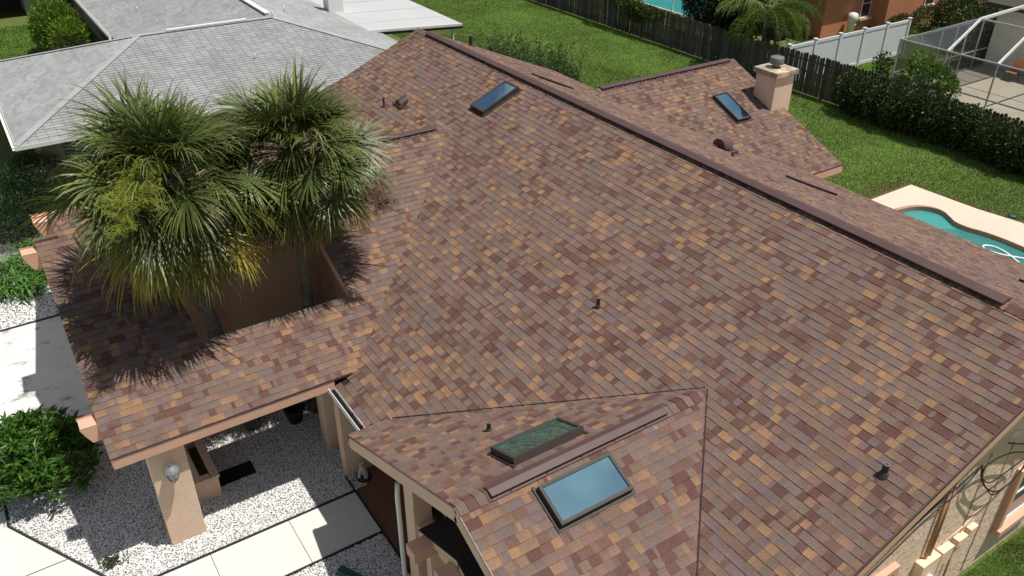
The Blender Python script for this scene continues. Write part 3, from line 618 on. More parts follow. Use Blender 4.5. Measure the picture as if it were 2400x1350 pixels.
for a, b in (((-17.27, -1.86), (-14.75, -1.86)), ((-14.75, -1.86), (-13.29, -1.02)), ((-13.29, -1.02), (-11.96, -.25)), ((-11.97, -.25), (-11.97, 4.1)), ((-10.70, -3), (-10.70, 4.1)), ((-17.27, -1.86), (-17.27, .8)), ((-22.25, -1.8), (-22.25, .9)), ((-12.43, 4.11), (-9.0, 4.11))):
    mb.beam((*a, .02), (*b, .02), .035, .06)
tag(mb.build('landscape_edging', M['edging']), kind='structure')
mb = MB()
for a, b in (((-13.29, -8), (-13.29, -1.05)),): mb.beam((*a, .017), (*b, .017), .02, .004)
tag(mb.build('driveway_joint', M['edging']), kind='structure')
sheet('mulch_bed', [(-15.5, 23.0), (-14.75, 22.6), (-14.75, 26.6), (-11.0, 26.9), (-4.6, 27.7), (-4.4, 28.2), (-11.3, 27.5), (-13.5, 27.0), (-15.1, 26.9), (-15.5, 26.2)], .006, M['mulch'])
# gravel stones (real pebbles) ------------------------------------------------
def pebbles(name, test, box, sp, seed, size=(.010, .022)):
    R = np.random.default_rng(seed); xs = np.arange(box[0], box[1], sp); ys = np.arange(box[2], box[3], sp)
    X, Y = np.meshgrid(xs, ys); X = X.ravel()+R.uniform(-.5, .5, X.size)*sp*1.3; Y = Y.ravel()+R.uniform(-.5, .5, Y.size)*sp*1.3
    k = np.array([test(a, b) for a, b in zip(X, Y)]); X, Y = X[k], Y[k]; n = len(X)
    ico = np.array([(0, 0, 1), (.894, 0, .447), (.276, .851, .447), (-.724, .526, .447), (-.724, -.526, .447), (.276, -.851, .447), (.724, .526, -.447), (-.276, .851, -.447), (-.894, 0, -.447), (-.276, -.851, -.447), (.724, -.526, -.447)])
    fc = np.array([(0, 1, 2), (0, 2, 3), (0, 3, 4), (0, 4, 5), (0, 5, 1), (1, 6, 2), (2, 6, 7), (2, 7, 3), (3, 7, 8), (3, 8, 4), (4, 8, 9), (4, 9, 5), (5, 9, 10), (5, 10, 1), (1, 10, 6)])
    r = R.uniform(*size, n); a = R.uniform(0, 6.28, n); sx = r*R.uniform(.9, 1.5, n); sy = r*R.uniform(.7, 1, n); sz = r*R.uniform(.55, .9, n)
    V = ico[None]*np.stack([sx, sy, sz], 1)[:, None]*R.uniform(.82, 1.18, (n, 11, 1)); c, s = np.cos(a)[:, None], np.sin(a)[:, None]
    x = V[..., 0]*c-V[..., 1]*s; y = V[..., 0]*s+V[..., 1]*c; tl = R.uniform(-.4, .4, (n, 1)); z = V[..., 2]+x*tl
    V = np.stack([x+X[:, None], y+Y[:, None], z+.008+R.uniform(0, .022, (n, 1))], 2).reshape(-1, 3)
    F = (fc[None]+np.arange(n)[:, None, None]*11).reshape(-1, 3)
    b = R.uniform(.7, .95, n); t = R.uniform(0, 1, n) < .06; b[t] *= .6; col = np.stack([b, b*.985, b*.955], 1); col = np.repeat(col, 11, 0)
    o = npmesh(name, V, F, M['stone'], col); return tag(o, kind='stuff')
def in_bed(x, y):
    if x > -12.0 or y > 4.4: return False
    if x < -14.75: return y > -1.82
    if x < -13.29: return y > -1.86+(x+14.75)*.575+.05
    return y > -1.02+(x+13.29)*.585+.05
pebbles('gravel', in_bed, (-16.9, -11.99, -1.9, 5.0), .026, 1)
pebbles('gravel', lambda x, y: True, (-10.66, -9.3, 2.2, 4.08), .026, 2)
pebbles('gravel', lambda x, y: True, (-25.5, -22.3, -1.6, .3), .045, 3, (.018, .032))

def litter(n, seed):
    R = np.random.default_rng(seed); X = R.uniform(-16.8, -12, n); Y = R.uniform(-1.7, 3.9, n); k = np.array([in_bed(a, b) for a, b in zip(X, Y)])&((R.uniform(0, 1, n) < .25)|(X < -14.2)); X, Y = X[k], Y[k]; n = len(X)
    P = np.stack([X, Y, np.full(n, .045)], 1); D = np.stack([R.normal(size=n), R.normal(size=n), R.normal(size=n)*.15], 1); D /= np.linalg.norm(D, axis=1, keepdims=True)
    S = np.cross(D, np.array([0, 0, 1.])); L = R.uniform(.03, .09, n)[:, None]; V = np.stack([P, P+D*L*.5+S*L*.16, P+D*L, P+D*L*.5-S*L*.16], 1).reshape(-1, 3)
    c = np.array(lin(120, 92, 62))[None]*R.uniform(.5, 1.5, (n, 1)); tag(npmesh('leaf_litter', V, np.arange(n*4).reshape(-1, 4), M['leaf'], np.repeat(c, 4, 0)), kind='stuff')
litter(420, 5)
# ------------------------------------------------------------------ grass tufts
def grass(name, box, n, seed, h=(.05, .09), test=None, wd=.012):
    R = np.random.default_rng(seed); X = R.uniform(box[0], box[1], n); Y = R.uniform(box[2], box[3], n)
    if test is not None: k = test(X, Y); X, Y = X[k], Y[k]; n = len(X)
    a = R.uniform(0, 6.28, n); hh = R.uniform(*h, n); ln = R.uniform(.2, .9, n)*hh; ld = R.uniform(0, 6.28, n)
    w_ = wd*R.uniform(.7, 1.4, n)
    A = np.stack([X-np.cos(a)*w_, Y-np.sin(a)*w_, np.zeros(n)], 1); B = np.stack([X+np.cos(a)*w_, Y+np.sin(a)*w_, np.zeros(n)], 1)
    T = np.stack([X+np.cos(ld)*ln, Y+np.sin(ld)*ln, hh], 1); V = np.stack([A, B, T], 1).reshape(-1, 3); F = np.arange(n*3).reshape(-1, 3)
    nz = np.array([vnoise(x*.35+5, y*.35) for x, y in zip(X, Y)]); nz2 = np.array([vnoise(x*1.6+5, y*1.6) for x, y in zip(X, Y)])
    g = R.uniform(.6, 1.35, n)*(.50+.68*nz+.34*nz2); base = np.array(lin(124, 156, 76)); c = base[None]*g[:, None]; yl = R.uniform(0, 1, n) < .18; c[yl] = c[yl]*np.array([1.45, 1.2, 1.0])
    o = npmesh(name, V, F, M['grass'], np.repeat(c, 3, 0)); return tag(o, kind='stuff')
def yard(X, Y):
    k = (Y < 31.4) & ~((X > XL-.2) & (X < -13.8) & (Y < 21.2)) & ~((X > -13.9) & (Y < 19.7)) & ~((X > -15.05) & (Y > 21) & (Y < 26.85+np.maximum(X+12, 0)*.13)) & ~((X < -33) & (Y < 20.3))
    return k
grass('grass', (-50, -9, 17.5, 31.5), 330000, 1, (.04, .10), yard, .017)
grass('grass', (-56, -40, -1, 5.6), 60000, 2, (.06, .12), None, .03)
grass('grass', (-4.0, -1.0, 11.5, 17.5), 90000, 3, (.03, .07), None, .006)
grass('grass', (-25, -21.8, 31.7, 40), 14000, 4, (.06, .12), None, .022)

# ------------------------------------------------------------------ foliage
def leaves(P, D, size, asp, col, R, fold=.25, droop=0):
    """P (n,3) leaf bases, D (n,3) directions -> rhombic leaves (V, F, C)"""
    n = len(P); D = D/np.linalg.norm(D, axis=1, keepdims=True); r = R.normal(size=(n, 3)); S = np.cross(D, r); S /= np.linalg.norm(S, axis=1, keepdims=True)
    N = np.cross(S, D); L = (size*R.uniform(.65, 1.3, n))[:, None]; W = L*asp
    a = P; b = P+D*L*.45+S*W+N*L*fold*.3; c = P+D*L-np.array([0, 0, 1])*L*droop; d = P+D*L*.45-S*W+N*L*fold*.3
    V = np.stack([a, b, c, d], 1).reshape(-1, 3); F = np.arange(n*4).reshape(-1, 4); return V, F, np.repeat(col, 4, 0)
def blobs(cs, n, R, shell=.55):
    """points inside a set of ellipsoids ((c),(r)); denser near the surface"""
    vol = np.array([c[1][0]*c[1][1]*c[1][2] for c in cs])**.67; k = R.choice(len(cs), n, p=vol/vol.sum())
    d = R.normal(size=(n, 3)); d /= np.linalg.norm(d, axis=1, keepdims=True); rr = R.uniform(shell, 1.05, n)**.6
    C = np.array([c[0] for c in cs])[k]; Q = np.array([c[1] for c in cs])[k]; return C+d*Q*rr[:, None], d, k
def bush(name, cs, n, size, asp, c0, label, cat, seed, var=.35, yel=.1, stems=None, upb=.5, loc=None, group=None, droop=0, shell=.5):
    R = np.random.default_rng(seed); P, d, k = blobs(cs, n, R, shell); keep = P[:, 2] > .03; P, d, k = P[keep], d[keep], k[keep]; n = len(P)
    D = d+R.normal(size=(n, 3))*.7+np.array([0, 0, upb]); g = R.uniform(1-var, 1+var, n)*(R.uniform(.75, 1.25, len(cs))[k]); c = np.array(c0)[None]*g[:, None]
    y = R.uniform(0, 1, n) < yel; c[y] *= np.array([1.7, 1.35, .8])
    V, F, C = leaves(P, D, size, asp, c, R, droop=droop)
    l = loc or (cs[0][0][0], cs[0][0][1], 0); e = empty(name, l, label, cat, group)
    npmesh('foliage', V, F, M['leaf'], C, e)
    mb = MB()
    for cc, r in (cs if stems is None else stems):
        mb.tube([(l[0]+(cc[0]-l[0])*.3, l[1]+(cc[1]-l[1])*.3, 0), ((cc[0]+l[0])/2, (cc[1]+l[1])/2, cc[2]*.6), (cc[0], cc[1], cc[2]+r[2]*.3)], [.035, .025, .012], 6)
    mb.build('stem', M['bark'], e); return e
G1 = lin(74, 114, 42); G2 = lin(52, 84, 32); G3 = lin(34, 58, 26)
# oleander at the lower left: stems carrying whorls of long narrow leaves
def oleander(cx, cy, R0, H, n, seed, label, c0=G1, name='oleander_shrub', tuft=12, size=.22, asp=.12):
    R = np.random.default_rng(seed); e = empty(name, (cx, cy, 0), label, 'shrub'); Ps = []; Ds = []; mb = MB()
    for i in range(n):
        a = R.uniform(0, 6.283); rr = R0*math.sqrt(R.uniform(0, 1))*(.8+.4*vnoise(a*1.5+seed, 3)); top = H*(1-.45*(rr/R0)**2)*R.uniform(.55, 1.05); x, y = cx+rr*math.cos(a), cy+rr*math.sin(a)
        if i % 4 == 0: mb.tube([(cx+(x-cx)*.2, cy+(y-cy)*.2, 0), (cx+(x-cx)*.7, cy+(y-cy)*.7, top*.5), (x, y, top)], [.014, .01, .006], 5)
        ax = np.array([(x-cx)*.5/R0, (y-cy)*.5/R0, 1.0])
        for j in range(tuft):
            b = R.uniform(0, 6.283); t = R.uniform(-.30, .04); Ps.append((x+ax[0]*t, y+ax[1]*t, max(top+t, .05))); el = R.uniform(.25, 1.1)
            Ds.append((math.cos(b)*math.cos(el)+ax[0]*.3, math.sin(b)*math.cos(el)+ax[1]*.3, math.sin(el)))
    P = np.array(Ps); D = np.array(Ds); m = len(P); g = R.uniform(.6, 1.5, m); c = np.array(c0)[None]*g[:, None]; y = R.uniform(0, 1, m) < .12; c[y] *= np.array([1.8, 1.4, .8])
    V, F, C = leaves(P, D, size, asp, c, R, fold=.1, droop=.15); npmesh('foliage', V, F, M['leaf'], C, e); mb.build('stem', M['bark'], e); return e
oleander(-15.55, -1.05, 1.05, 1.75, 520, 3, 'dense green oleander shrub with narrow leaves on white gravel, lower left')
# strap-leaved plants beside the driveway
def strap_plant(cx, cy, R0, n, seed, label, h=.55):
    R = np.random.default_rng(seed); e = empty('strap_leaf_plant', (cx, cy, 0), label, 'plant', 'strap leaved plants left of the wing'); Vs = []; Fs = []; Cs = []; k = 0
    for i in range(n):
        a = R.uniform(0, 6.283); L = R.uniform(.6, 1)*R0; ox, oy = R.normal(0, R0*.28, 2); sd = np.array([-math.sin(a), math.cos(a), 0]); d = np.array([math.cos(a), math.sin(a), 0]); c = np.array(lin(86, 128, 52))*R.uniform(.5, 1.3); hh = h*R.uniform(.6, 1.2); pts = []
        for j in range(5):
            t = j/4; p = np.array([cx+ox, cy+oy, .05])+d*L*t+np.array([0, 0, hh*(2.2*t-1.8*t*t)]); w_ = .022*(1-t**2.2)+.002; pts += [p-sd*w_, p+sd*w_]
        Vs += pts; Cs += [c]*10
        for j in range(4): Fs.append((k+2*j, k+2*j+1, k+2*j+3, k+2*j+2))
        k += 10
    npmesh('leaf_rosette', np.array(Vs), np.array(Fs), M['leaf'], np.array(Cs), e); mb = MB(); mb.lathe((cx, cy, 0), [(.08, 0), (.06, .1)], 8); mb.build('stem', M['bark'], e)
for i, (x, y, lb) in enumerate(((-23.9, -.35, 'strap leaved plant nearest the white gravel, left of the wing'), (-24.7, .35, 'strap leaved plant under the second projecting beam'), (-25.3, -.5, 'strap leaved plant at the left frame edge beside gravel'), (-26.2, .3, 'strap leaved plant behind the others, near the round dark bush'), (-24.3, -.9, 'low strap leaved plant at the left frame edge on gravel'))):
    strap_plant(x, y, .75, 150, 20+i, lb)
bush('round_bush', [((-28.6, .2, .95), (1.5, 1.25, .95)), ((-29.6, .9, 1.0), (1.2, 1.0, .9)), ((-27.6, -.2, .7), (1.0, .9, .75))], 26000, .06, .3, lin(44, 66, 34), 'dark rounded clipped bush at the left frame edge by the grey house', 'bush', 5, yel=.04)

# ------------------------------------------------------------------ cabbage palms
def palm(name, cx, cy, zc, seed, label, trunk_r, lean, nf=46, scale=1.0, flower=True, old=.28):
    R = np.random.default_rng(seed); e = empty(name, (cx+lean[0], cy+lean[1], 0), label, 'palm tree', 'cabbage palms growing through the roof opening')
    mb = MB(); pts = []; rd = []
    for i in range(40):
        t = i/39; pts.append((cx+lean[0]*(1-t)**1.5, cy+lean[1]*(1-t)**1.5, zc*t)); rd.append(trunk_r*(1.12-.2*t)*(1+.06*math.sin(i*2.1)+R.uniform(-.04, .04)))
    mb.tube(pts, rd, 14); 
    for i in range(46):   # old leaf bases
        a = R.uniform(0, 6.28); z = zc*R.uniform(.78, .99); d = Vector((math.cos(a), math.sin(a), .9)); b = Vector((cx, cy, z))+Vector((math.cos(a), math.sin(a), 0))*trunk_r*.8; mb.beam(b, b+d*.22, .06, .03)
    mb.build('trunk', M['bark'], e)
    V = []; F = []; C = []; k = 0; pet = MB()
    ga = 2.39996
    for i in range(nf):
        q = i/(nf-1); az = i*ga+R.uniform(-.25, .25); el = math.radians(80-150*q)+R.uniform(-.2, .2)
        L = (0.40+.62*math.sin(math.pi*min(q*.85+.03, 1)))*scale*R.uniform(.75, 1.2); h = np.array([math.cos(az), math.sin(az), 0.]); o = np.array([cx, cy, zc-.55*q])
        # petiole bends downward
        p = []; dirv = el
        cur = o.copy(); st = L/6
        for j in range(7):
            p.append(cur.copy()); dirv -= .07+.04*q; cur = cur+(h*math.cos(dirv)+np.array([0, 0, math.sin(dirv)]))*st
        pet.tube([tuple(v) for v in p], [.018, .016, .015, .014, .013, .012, .011], 5, col=lin(120, 130, 60))
        hub = p[-1]; side = np.array([-h[1], h[0], 0.])
        axis_el = dirv; a = h*math.cos(axis_el)+np.array([0, 0, math.sin(axis_el)]); up = np.cross(side, a)*-1; 
        if up[2] < 0: up = -up
        age = q
        if age < .55: c0 = np.array(lin(84, 98, 54))*R.uniform(.6, 1.3)
        else: c0 = np.array(lin(140, 136, 62) if R.random() < .35 else lin(92, 98, 50))*R.uniform(.5, 1.25)
        dead = age > .82 and R.random() < .35
        if dead: c0 = np.array(lin(172, 138, 78))*R.uniform(.5, 1.5)
        nb = 52; fr = .93*scale*R.uniform(.7, 1.15); tw = R.normal(0, .45); side, up = side*math.cos(tw)+up*math.sin(tw), up*math.cos(tw)-side*math.sin(tw)
        for b in range(nb):
            th = math.radians(-150+300*b/(nb-1))+R.uniform(-.03, .03); ct, sn = math.cos(th), math.sin(th)
            d0 = a*ct+side*sn; d0 = d0+up*(.25*abs(sn)+.2*R.normal()*.5)+side*.06*R.normal()+a*.25; d0 /= np.linalg.norm(d0)
            bl = fr*(.72+.28*ct)*R.uniform(.78, 1.12); wv = np.cross(d0, up); wv /= np.linalg.norm(wv)+1e-9; w0 = .017*scale
            dr = R.uniform(.4, 2.4)*(.7+.9*age); cur = hub.copy(); d = d0.copy(); seg = 5; cc = c0*R.uniform(.75, 1.25); tipc = (cc*np.array([1.45, 1.3, .95]) if age < .5 else cc*np.array([1.7, 1.4, .85])) if not dead else cc*np.array([1.3, .8, .45])
            for j in range(seg+1):
                t = j/seg; ww = w0*(.45+1.1*t if t < .45 else .95*(1-t)/.55+.03); V.append(cur-wv*ww+up*ww*.35); V.append(cur+wv*ww+up*ww*.35)
                cl = cc*(1-t)+tipc*t; C.append(cl); C.append(cl)
                d = d+np.array([0, 0, -1])*dr*(t**1.6)*.42; d /= np.linalg.norm(d); cur = cur+d*bl/seg+wv*R.normal()*.006
            for j in range(seg): F.append((k+2*j, k+2*j+1, k+2*j+3, k+2*j+2))
            k += 2*(seg+1)
    npmesh('crown', np.array(V), np.array(F), M['palmleaf'], np.array(C), e)
    pet.build('leaf_stalks', mat('palm_stalk', (1, 1, 1), .5, vc=True), e)
    return e
def panicle(parent, o, d, L, n, mt, seed, name='flower_cluster', spread=.45, sub=16, tl=.16, rad=.0045):
    R = np.random.default_rng(seed); o = np.array(o, float); d = np.array(d, float); d /= np.linalg.norm(d); mb = MB(); V = []; F = []; k = 0
    stem = [tuple(o+d*L*t+np.array([0, 0, -.35*L*t*t])) for t in np.linspace(0, 1, 8)]; mb.tube(stem, [.014]*8, 5)
    for i in range(n):
        t = R.uniform(.25, 1.05); p = o+d*L*t+np.array([0, 0, -.35*L*t*t]); dd = R.normal(size=3); dd /= np.linalg.norm(dd); dd = dd+d*.5; q = p+dd*spread*R.uniform(.3, 1)*(1.1-.5*abs(t-.5)); mb.tube([tuple(p), tuple((p+q)/2+np.array([0, 0, .04])), tuple(q)], rad, 3, cap=False)
        for j in range(sub):
            s = p+(q-p)*R.uniform(.2, 1); r = R.normal(size=3); r /= np.linalg.norm(r); mb.tube([tuple(s), tuple(s+r*tl*R.uniform(.4, 1))], rad*.8, 3, cap=False)
    return mb.build(name, mt, parent)
p1 = palm('cabbage_palm', -14.7, 2.35, 6.45, 41, 'left cabbage palm of the pair, with the bright yellow flower cluster', .155, (-.35, .7), 112, 1.24)
p2 = palm('cabbage_palm', -14.95, 4.8, 6.4, 57, 'right cabbage palm of the pair, with a tall upright spear leaf', .12, (.1, -.4), 104, 1.16)
panicle(p1, (-14.1, 1.95, 6.95), (.8, -.4, .0), 1.35, 90, M['yellow'], 3, spread=.42, sub=22)
panicle(p1, (-14.3, 1.9, 6.9), (.9, -.1, .12), 1.2, 60, M['yellow'], 6, spread=.4)
panicle(p2, (-14.6, 5.1, 6.2), (.8, .45, -.15), 1.45, 80, M['drystalk'], 4, 'dry_flower_cluster', label if False else .4)
panicle(p2, (-14.9, 4.5, 5.9), (.7, -.6, -.45), 1.2, 40, M['drystalk'], 9, 'dry_flower_cluster')
mb = MB(); mb.tube([(-15.0, 4.75, 6.3), (-15.02, 4.95, 7.0), (-15.0, 5.08, 7.95)], [.045, .05, .006], 6); mb.tube([(-15.05, 4.7, 6.3), (-15.1, 4.65, 7.0), (-15.1, 4.68, 7.5)], [.035, .04, .005], 6)
mb.build('spear_leaf', mat('spear', lin(140, 138, 66), .6, transl=.2), p2)

# ------------------------------------------------------------------ small things near the entry
e = empty('stucco_planter', (-14.0, 1.65, 0), 'low tan stucco planter box between pillar and black mat', 'planter')
mb = MB()
for a in ((-14.75, -13.34, 1.38, 1.50), (-14.75, -13.34, 1.72, 1.84), (-14.75, -14.63, 1.5, 1.72), (-13.46, -13.34, 1.5, 1.72)): mb.box(a[0], a[1], a[2], a[3], 0, .52)
mb.build('box_wall', ST, e, bevel=.01); mb = MB()
for a in ((-14.78, -13.31, 1.35, 1.52), (-14.78, -13.31, 1.70, 1.87), (-14.78, -14.61, 1.52, 1.70), (-13.48, -13.31, 1.52, 1.70)): mb.box(a[0], a[1], a[2], a[3], .52, .58)
mb.build('coping', ST, e, bevel=.008); mb = MB(); mb.box(-14.62, -13.47, 1.51, 1.71, 0, .38); mb.build('soil', M['mulch'], e)
mb = MB(); mb.box(-13.98, -13.57, 1.84, 2.62, .01, .055); tag(mb.build('door_mat', M['matblack'], bevel=.008), 'flat black rectangular mat lying on the shaded gravel', 'mat')
def pot(x, y, label, seed, r=.2):
    e = empty('plant_pot', (x, y, 0), label, 'pot', 'plant pots in the carport'); mb = MB(); mb.lathe((x, y, 0), [(r*.7, 0), (r, .3), (r*1.08, .32), (r*1.08, .37), (r*.95, .37), (r*.9, .3), (.001, .3)], 20); mb.build('pot_body', M['terracotta'], e)
    R = np.random.default_rng(seed); n = 260; P = np.array([x, y, .35])+R.normal(0, .04, (n, 3)); D = R.normal(size=(n, 3)); D[:, 2] = abs(D[:, 2])+.3
    V, F, C = leaves(P, D, .3, .08, np.array(G3)[None]*R.uniform(.6, 1.6, (n, 1)), R, droop=.3); npmesh('foliage', V, F, M['leaf'], C, e)
pot(-14.7, 3.9, 'dark plant pot nearer the back pillar in the shade', 61); pot(-15.2, 3.1, 'dark plant pot nearer the planter box in the shade', 62)
# dog statue (skin modifier)
def skin(name, verts, edges, radii, mt, parent=None, lvl=2):
    me = bpy.data.meshes.new(name); me.from_pydata(verts, edges, []); o = bpy.data.objects.new(name, me); COL.objects.link(o)
    sk = o.modifiers.new('s', 'SKIN'); sv = me.skin_vertices[0].data
    for i, r in enumerate(radii): sv[i].radius = (r, r)
    sv[0].use_root = True; sb = o.modifiers.new('ss', 'SUBSURF'); sb.levels = lvl; sb.render_levels = lvl; me.materials.append(mt); return adopt(o, parent)
sx, sy = -12.22, 4.42
e = empty('dog_statue', (sx, sy, 0), 'small pale statue of a sitting dog on a round black base by the porch', 'statue')
k = .62
v = [(0, .0, .14), (0, .0, .26), (.03, 0, .38), (.06, 0, .47), (.10, 0, .56), (.17, 0, .58), (.23, 0, .555), (.10, .07, .27), (.13, .075, .13), (.15, .075, .03), (.10, -.07, .27), (.13, -.075, .13), (.15, -.075, .03), (.05, .11, .10), (.16, .12, .04), (.05, -.11, .10), (.16, -.12, .04), (.09, .07, .60), (.07, .085, .55), (.09, -.07, .60), (.07, -.085, .55), (-.12, .02, .06), (-.2, .06, .05)]
ed = [(0, 1), (1, 2), (2, 3), (3, 4), (4, 5), (5, 6), (2, 7), (7, 8), (8, 9), (2, 10), (10, 11), (11, 12), (0, 13), (13, 14), (0, 15), (15, 16), (4, 17), (17, 18), (4, 19), (19, 20), (0, 21), (21, 22)]
rd = [.105, .10, .085, .055, .07, .05, .032, .04, .028, .03, .04, .028, .03, .055, .028, .055, .028, .02, .015, .02, .015, .02, .01]
ro = lambda p: (sx+(p[0]*.8-p[1]*.6)*k*1.15, sy+(-p[0]*.6-p[1]*.8)*k*1.15, .08+p[2]*k*1.15)
skin('body', [ro(p) for p in v], ed, [r*k*1.15 for r in rd], M['statue'], e)
mb = MB(); mb.lathe((sx, sy, .02), [(.15, 0), (.16, .02), (.15, .08), (.001, .085)], 20); mb.build('base', M['black_metal'], e)
# green splash extension of the downspout
mb = MB(); a0 = Vector((-9.15, 3.62, .10)); a1 = Vector((-10.3, 3.05, .04)); d = (a1-a0).normalized(); s_ = Vector((-d.y, d.x, 0))
for i in range(12):
    t0, t1 = i/12, (i+.82)/12; q0, q1 = a0.lerp(a1, t0), a0.lerp(a1, t1); w0, w1 = .07+.05*t0, .07+.05*t1
    mb.face([q0-s_*w0, q1-s_*w1, q1-s_*w1*.6+Vector((0, 0, .07)), q0-s_*w0*.6+Vector((0, 0, .07))]); mb.face([q0-s_*w0*.6+Vector((0, 0, .07)), q1-s_*w1*.6+Vector((0, 0, .07)), q1+s_*w1*.6+Vector((0, 0, .07)), q0+s_*w0*.6+Vector((0, 0, .07))]); mb.face([q0+s_*w0*.6+Vector((0, 0, .07)), q1+s_*w1*.6+Vector((0, 0, .07)), q1+s_*w1, q0+s_*w0])
    q2 = a0.lerp(a1, (i+1)/12); mb.beam(q1+Vector((0, 0, .05)), q2+Vector((0, 0, .05)), .1, .02)
tag(mb.build('downspout_extension', M['green_plastic']), 'ribbed green plastic splash pipe at the foot of the white downspout', 'drain pipe')
# thin stake light with a small dry plant
e = empty('garden_stake', (-12.75, -.55, 0), 'thin leaning garden stake with a small scruffy plant in white gravel', 'garden stake')
mb = MB(); mb.tube([(-12.55, -.13, 0), (-12.9, .05, .85)], .007, 6); mb.build('rod', M['grey_metal'], e)
R = np.random.default_rng(4); n = 160; P = np.array([-12.75, -.38, .03])+R.normal(0, .07, (n, 3))*np.array([1, 1, .2]); D = R.normal(size=(n, 3)); D[:, 2] = abs(D[:, 2])
V, F, C = leaves(P, D, .13, .12, np.array(lin(96, 104, 84))[None]*R.uniform(.5, 1.4, (n, 1)), R); npmesh('foliage', V, F, M['leaf'], C, e)

# ------------------------------------------------------------------ pool and deck behind the house
def pool_edge():
    pts = [(-13.9, 23.6), (-13.85, 24.5), (-13.7, 25.2), (-13.35, 25.62), (-12.95, 25.68), (-12.6, 25.5), (-12.25, 25.3), (-11.8, 25.3), (-11.4, 25.42), (-10.7, 25.5), (-9.5, 25.45), (-8, 25.3), (-6.5, 24.8), (-6, 24.0), (-6.2, 23), (-8, 22.4), (-11, 22.3), (-13.2, 22.6)]
    q = smooth([(a, b, 0) for a, b in pts]+[(pts[0][0], pts[0][1], 0)], 5)[:-1]; return [(v.x, v.y) for v in q]
PE = pool_edge(); n = len(PE); cxp, cyp = sum(p[0] for p in PE)/n, sum(p[1] for p in PE)/n
OUT = [(-14.88, 21.2), (-14.88, 26.72), (-12.5, 26.85), (-11.03, 27.13), (-4.5, 27.9), (-4.5, 21.2)]
def ray_out(p):
    d = (p[0]-cxp, p[1]-cyp); best = 1e9
    for i in range(len(OUT)):
        a, b = OUT[i], OUT[(i+1) % len(OUT)]; ex, ey = b[0]-a[0], b[1]-a[1]; den = d[0]*ey-d[1]*ex
        if abs(den) < 1e-9: continue
        t = ((a[0]-cxp)*ey-(a[1]-cyp)*ex)/den; s_ = ((a[0]-cxp)*d[1]-(a[1]-cyp)*d[0])/den
        if t > 0 and 0 <= s_ <= 1: best = min(best, t)
    return (cxp+d[0]*best, cyp+d[1]*best)
import bmesh
bm = bmesh.new()
for lp in (PE, OUT):
    vs = [bm.verts.new((x, y, .05)) for x, y in lp]
    for q in range(len(vs)): bm.edges.new((vs[q], vs[(q+1) % len(vs)]))
bmesh.ops.triangle_fill(bm, use_beauty=True, edges=bm.edges[:])
mb = MB()
for f in bm.faces:
    c_ = [tuple(v.co) for v in f.verts]; mb.face(c_ if f.normal.z > 0 else c_[::-1])
bm.free()
for i in range(len(OUT)): A, B = OUT[i], OUT[(i+1) % len(OUT)]; mb.face([(*A, .05), (*B, .05), (*B, -.05), (*A, -.05)])
tag(mb.build('pool_deck', M['pooldeck']), kind='structure')
mb = MB()
for i in range(n):
    a, b = PE[i], PE[(i+1) % n]; f = lambda p, k_: (cxp+(p[0]-cxp)*k_, cyp+(p[1]-cyp)*k_)
    A, B = f(a, 1.0), f(b, 1.0); A2, B2 = f(a, 1.045), f(b, 1.045); mb.face([(*A, .075), (*B, .075), (*B2, .075), (*A2, .075)]); mb.face([(*A, -.08), (*B, -.08), (*B, .075), (*A, .075)]); mb.face([(*A2, .075), (*B2, .075), (*B2, .05), (*A2, .05)])
tag(mb.build('pool_coping', M['coping']), kind='structure')
mb = MB()
for i in range(n):
    a, b = PE[i], PE[(i+1) % n]; mb.face([(*a, -.9), (*b, -.9), (*b, -.07), (*a, -.07)])
mb.face([(p[0], p[1], -.9) for p in PE]); tag(mb.build('pool_basin', M['plaster']), kind='structure')
mb = MB(); mb.prism([(-14.0, 23.0, -.5), (-12.05, 25.3, -.5), (-12.9, 25.75, -.5), (-13.9, 25.3, -.5)], (0, 0, .40)); tag(mb.build('pool_step', mat('pool_step', (.9, .93, .93), .7)), 'pale submerged entry step at the curved pool end', 'pool step')
mb = MB(); mb.face([(p[0], p[1], -.07) for p in PE]); tag(mb.build('pool_water', M['water']), kind='structure')
mb = MB(); mb.tube(smooth([(-9.3, 24.35, -.04), (-9.9, 24.7, -.04), (-10.35, 24.93, -.04), (-10.75, 24.98, -.04), (-10.98, 24.8, -.04), (-10.85, 24.62, -.04), (-10.4, 24.68, -.04), (-9.8, 25.05, -.04), (-9.3, 25.2, -.04)]), .03, 8)
tag(mb.build('pool_hose', M['hose']), 'looped white vacuum hose floating on the teal pool', 'hose')
mb = MB(); mb.lathe((-11.55, 27.35, .02), [(.12, 0), (.13, .03), (.1, .05), (.001, .06)], 14); tag(mb.build('valve_box_lid', M['green_plastic']), 'small round green lid in the mulch beside the pool deck', 'lid')

# ------------------------------------------------------------------ fences
R = random.Random(5); mb = MB(); x = -60.0; YFc = 31.5
while x < -2:
    wd = .135; h = 1.78+R.uniform(-.04, .05)+.05*math.sin(x*.5); g = R.uniform(.6, 1.25); c = tuple(v*g for v in lin(84, 80, 74)); t = R.uniform(-.012, .012); y = YFc+R.uniform(-.008, .008)
    mb.prism([(x, y, .03), (x+wd, y, .03), (x+wd+t, y, h-.05), (x+wd*.72+t, y, h), (x+wd*.28+t, y, h), (x+t, y, h-.05)], (0, .018, 0), c); x += wd+R.uniform(.008, .03)
fe = empty('picket_fence', (-31, YFc, 0), 'long dark weathered dog-eared wooden fence behind the lawn', 'fence'); mb.build('pickets', M['wood'], fe)
for z in (.4, 1.0, 1.5):
    mb = MB(); mb.beam((-60, YFc+.05, z), (-2, YFc+.05, z), .04, .09, col=lin(80, 76, 70)); mb.build('rail', M['wood'], fe)
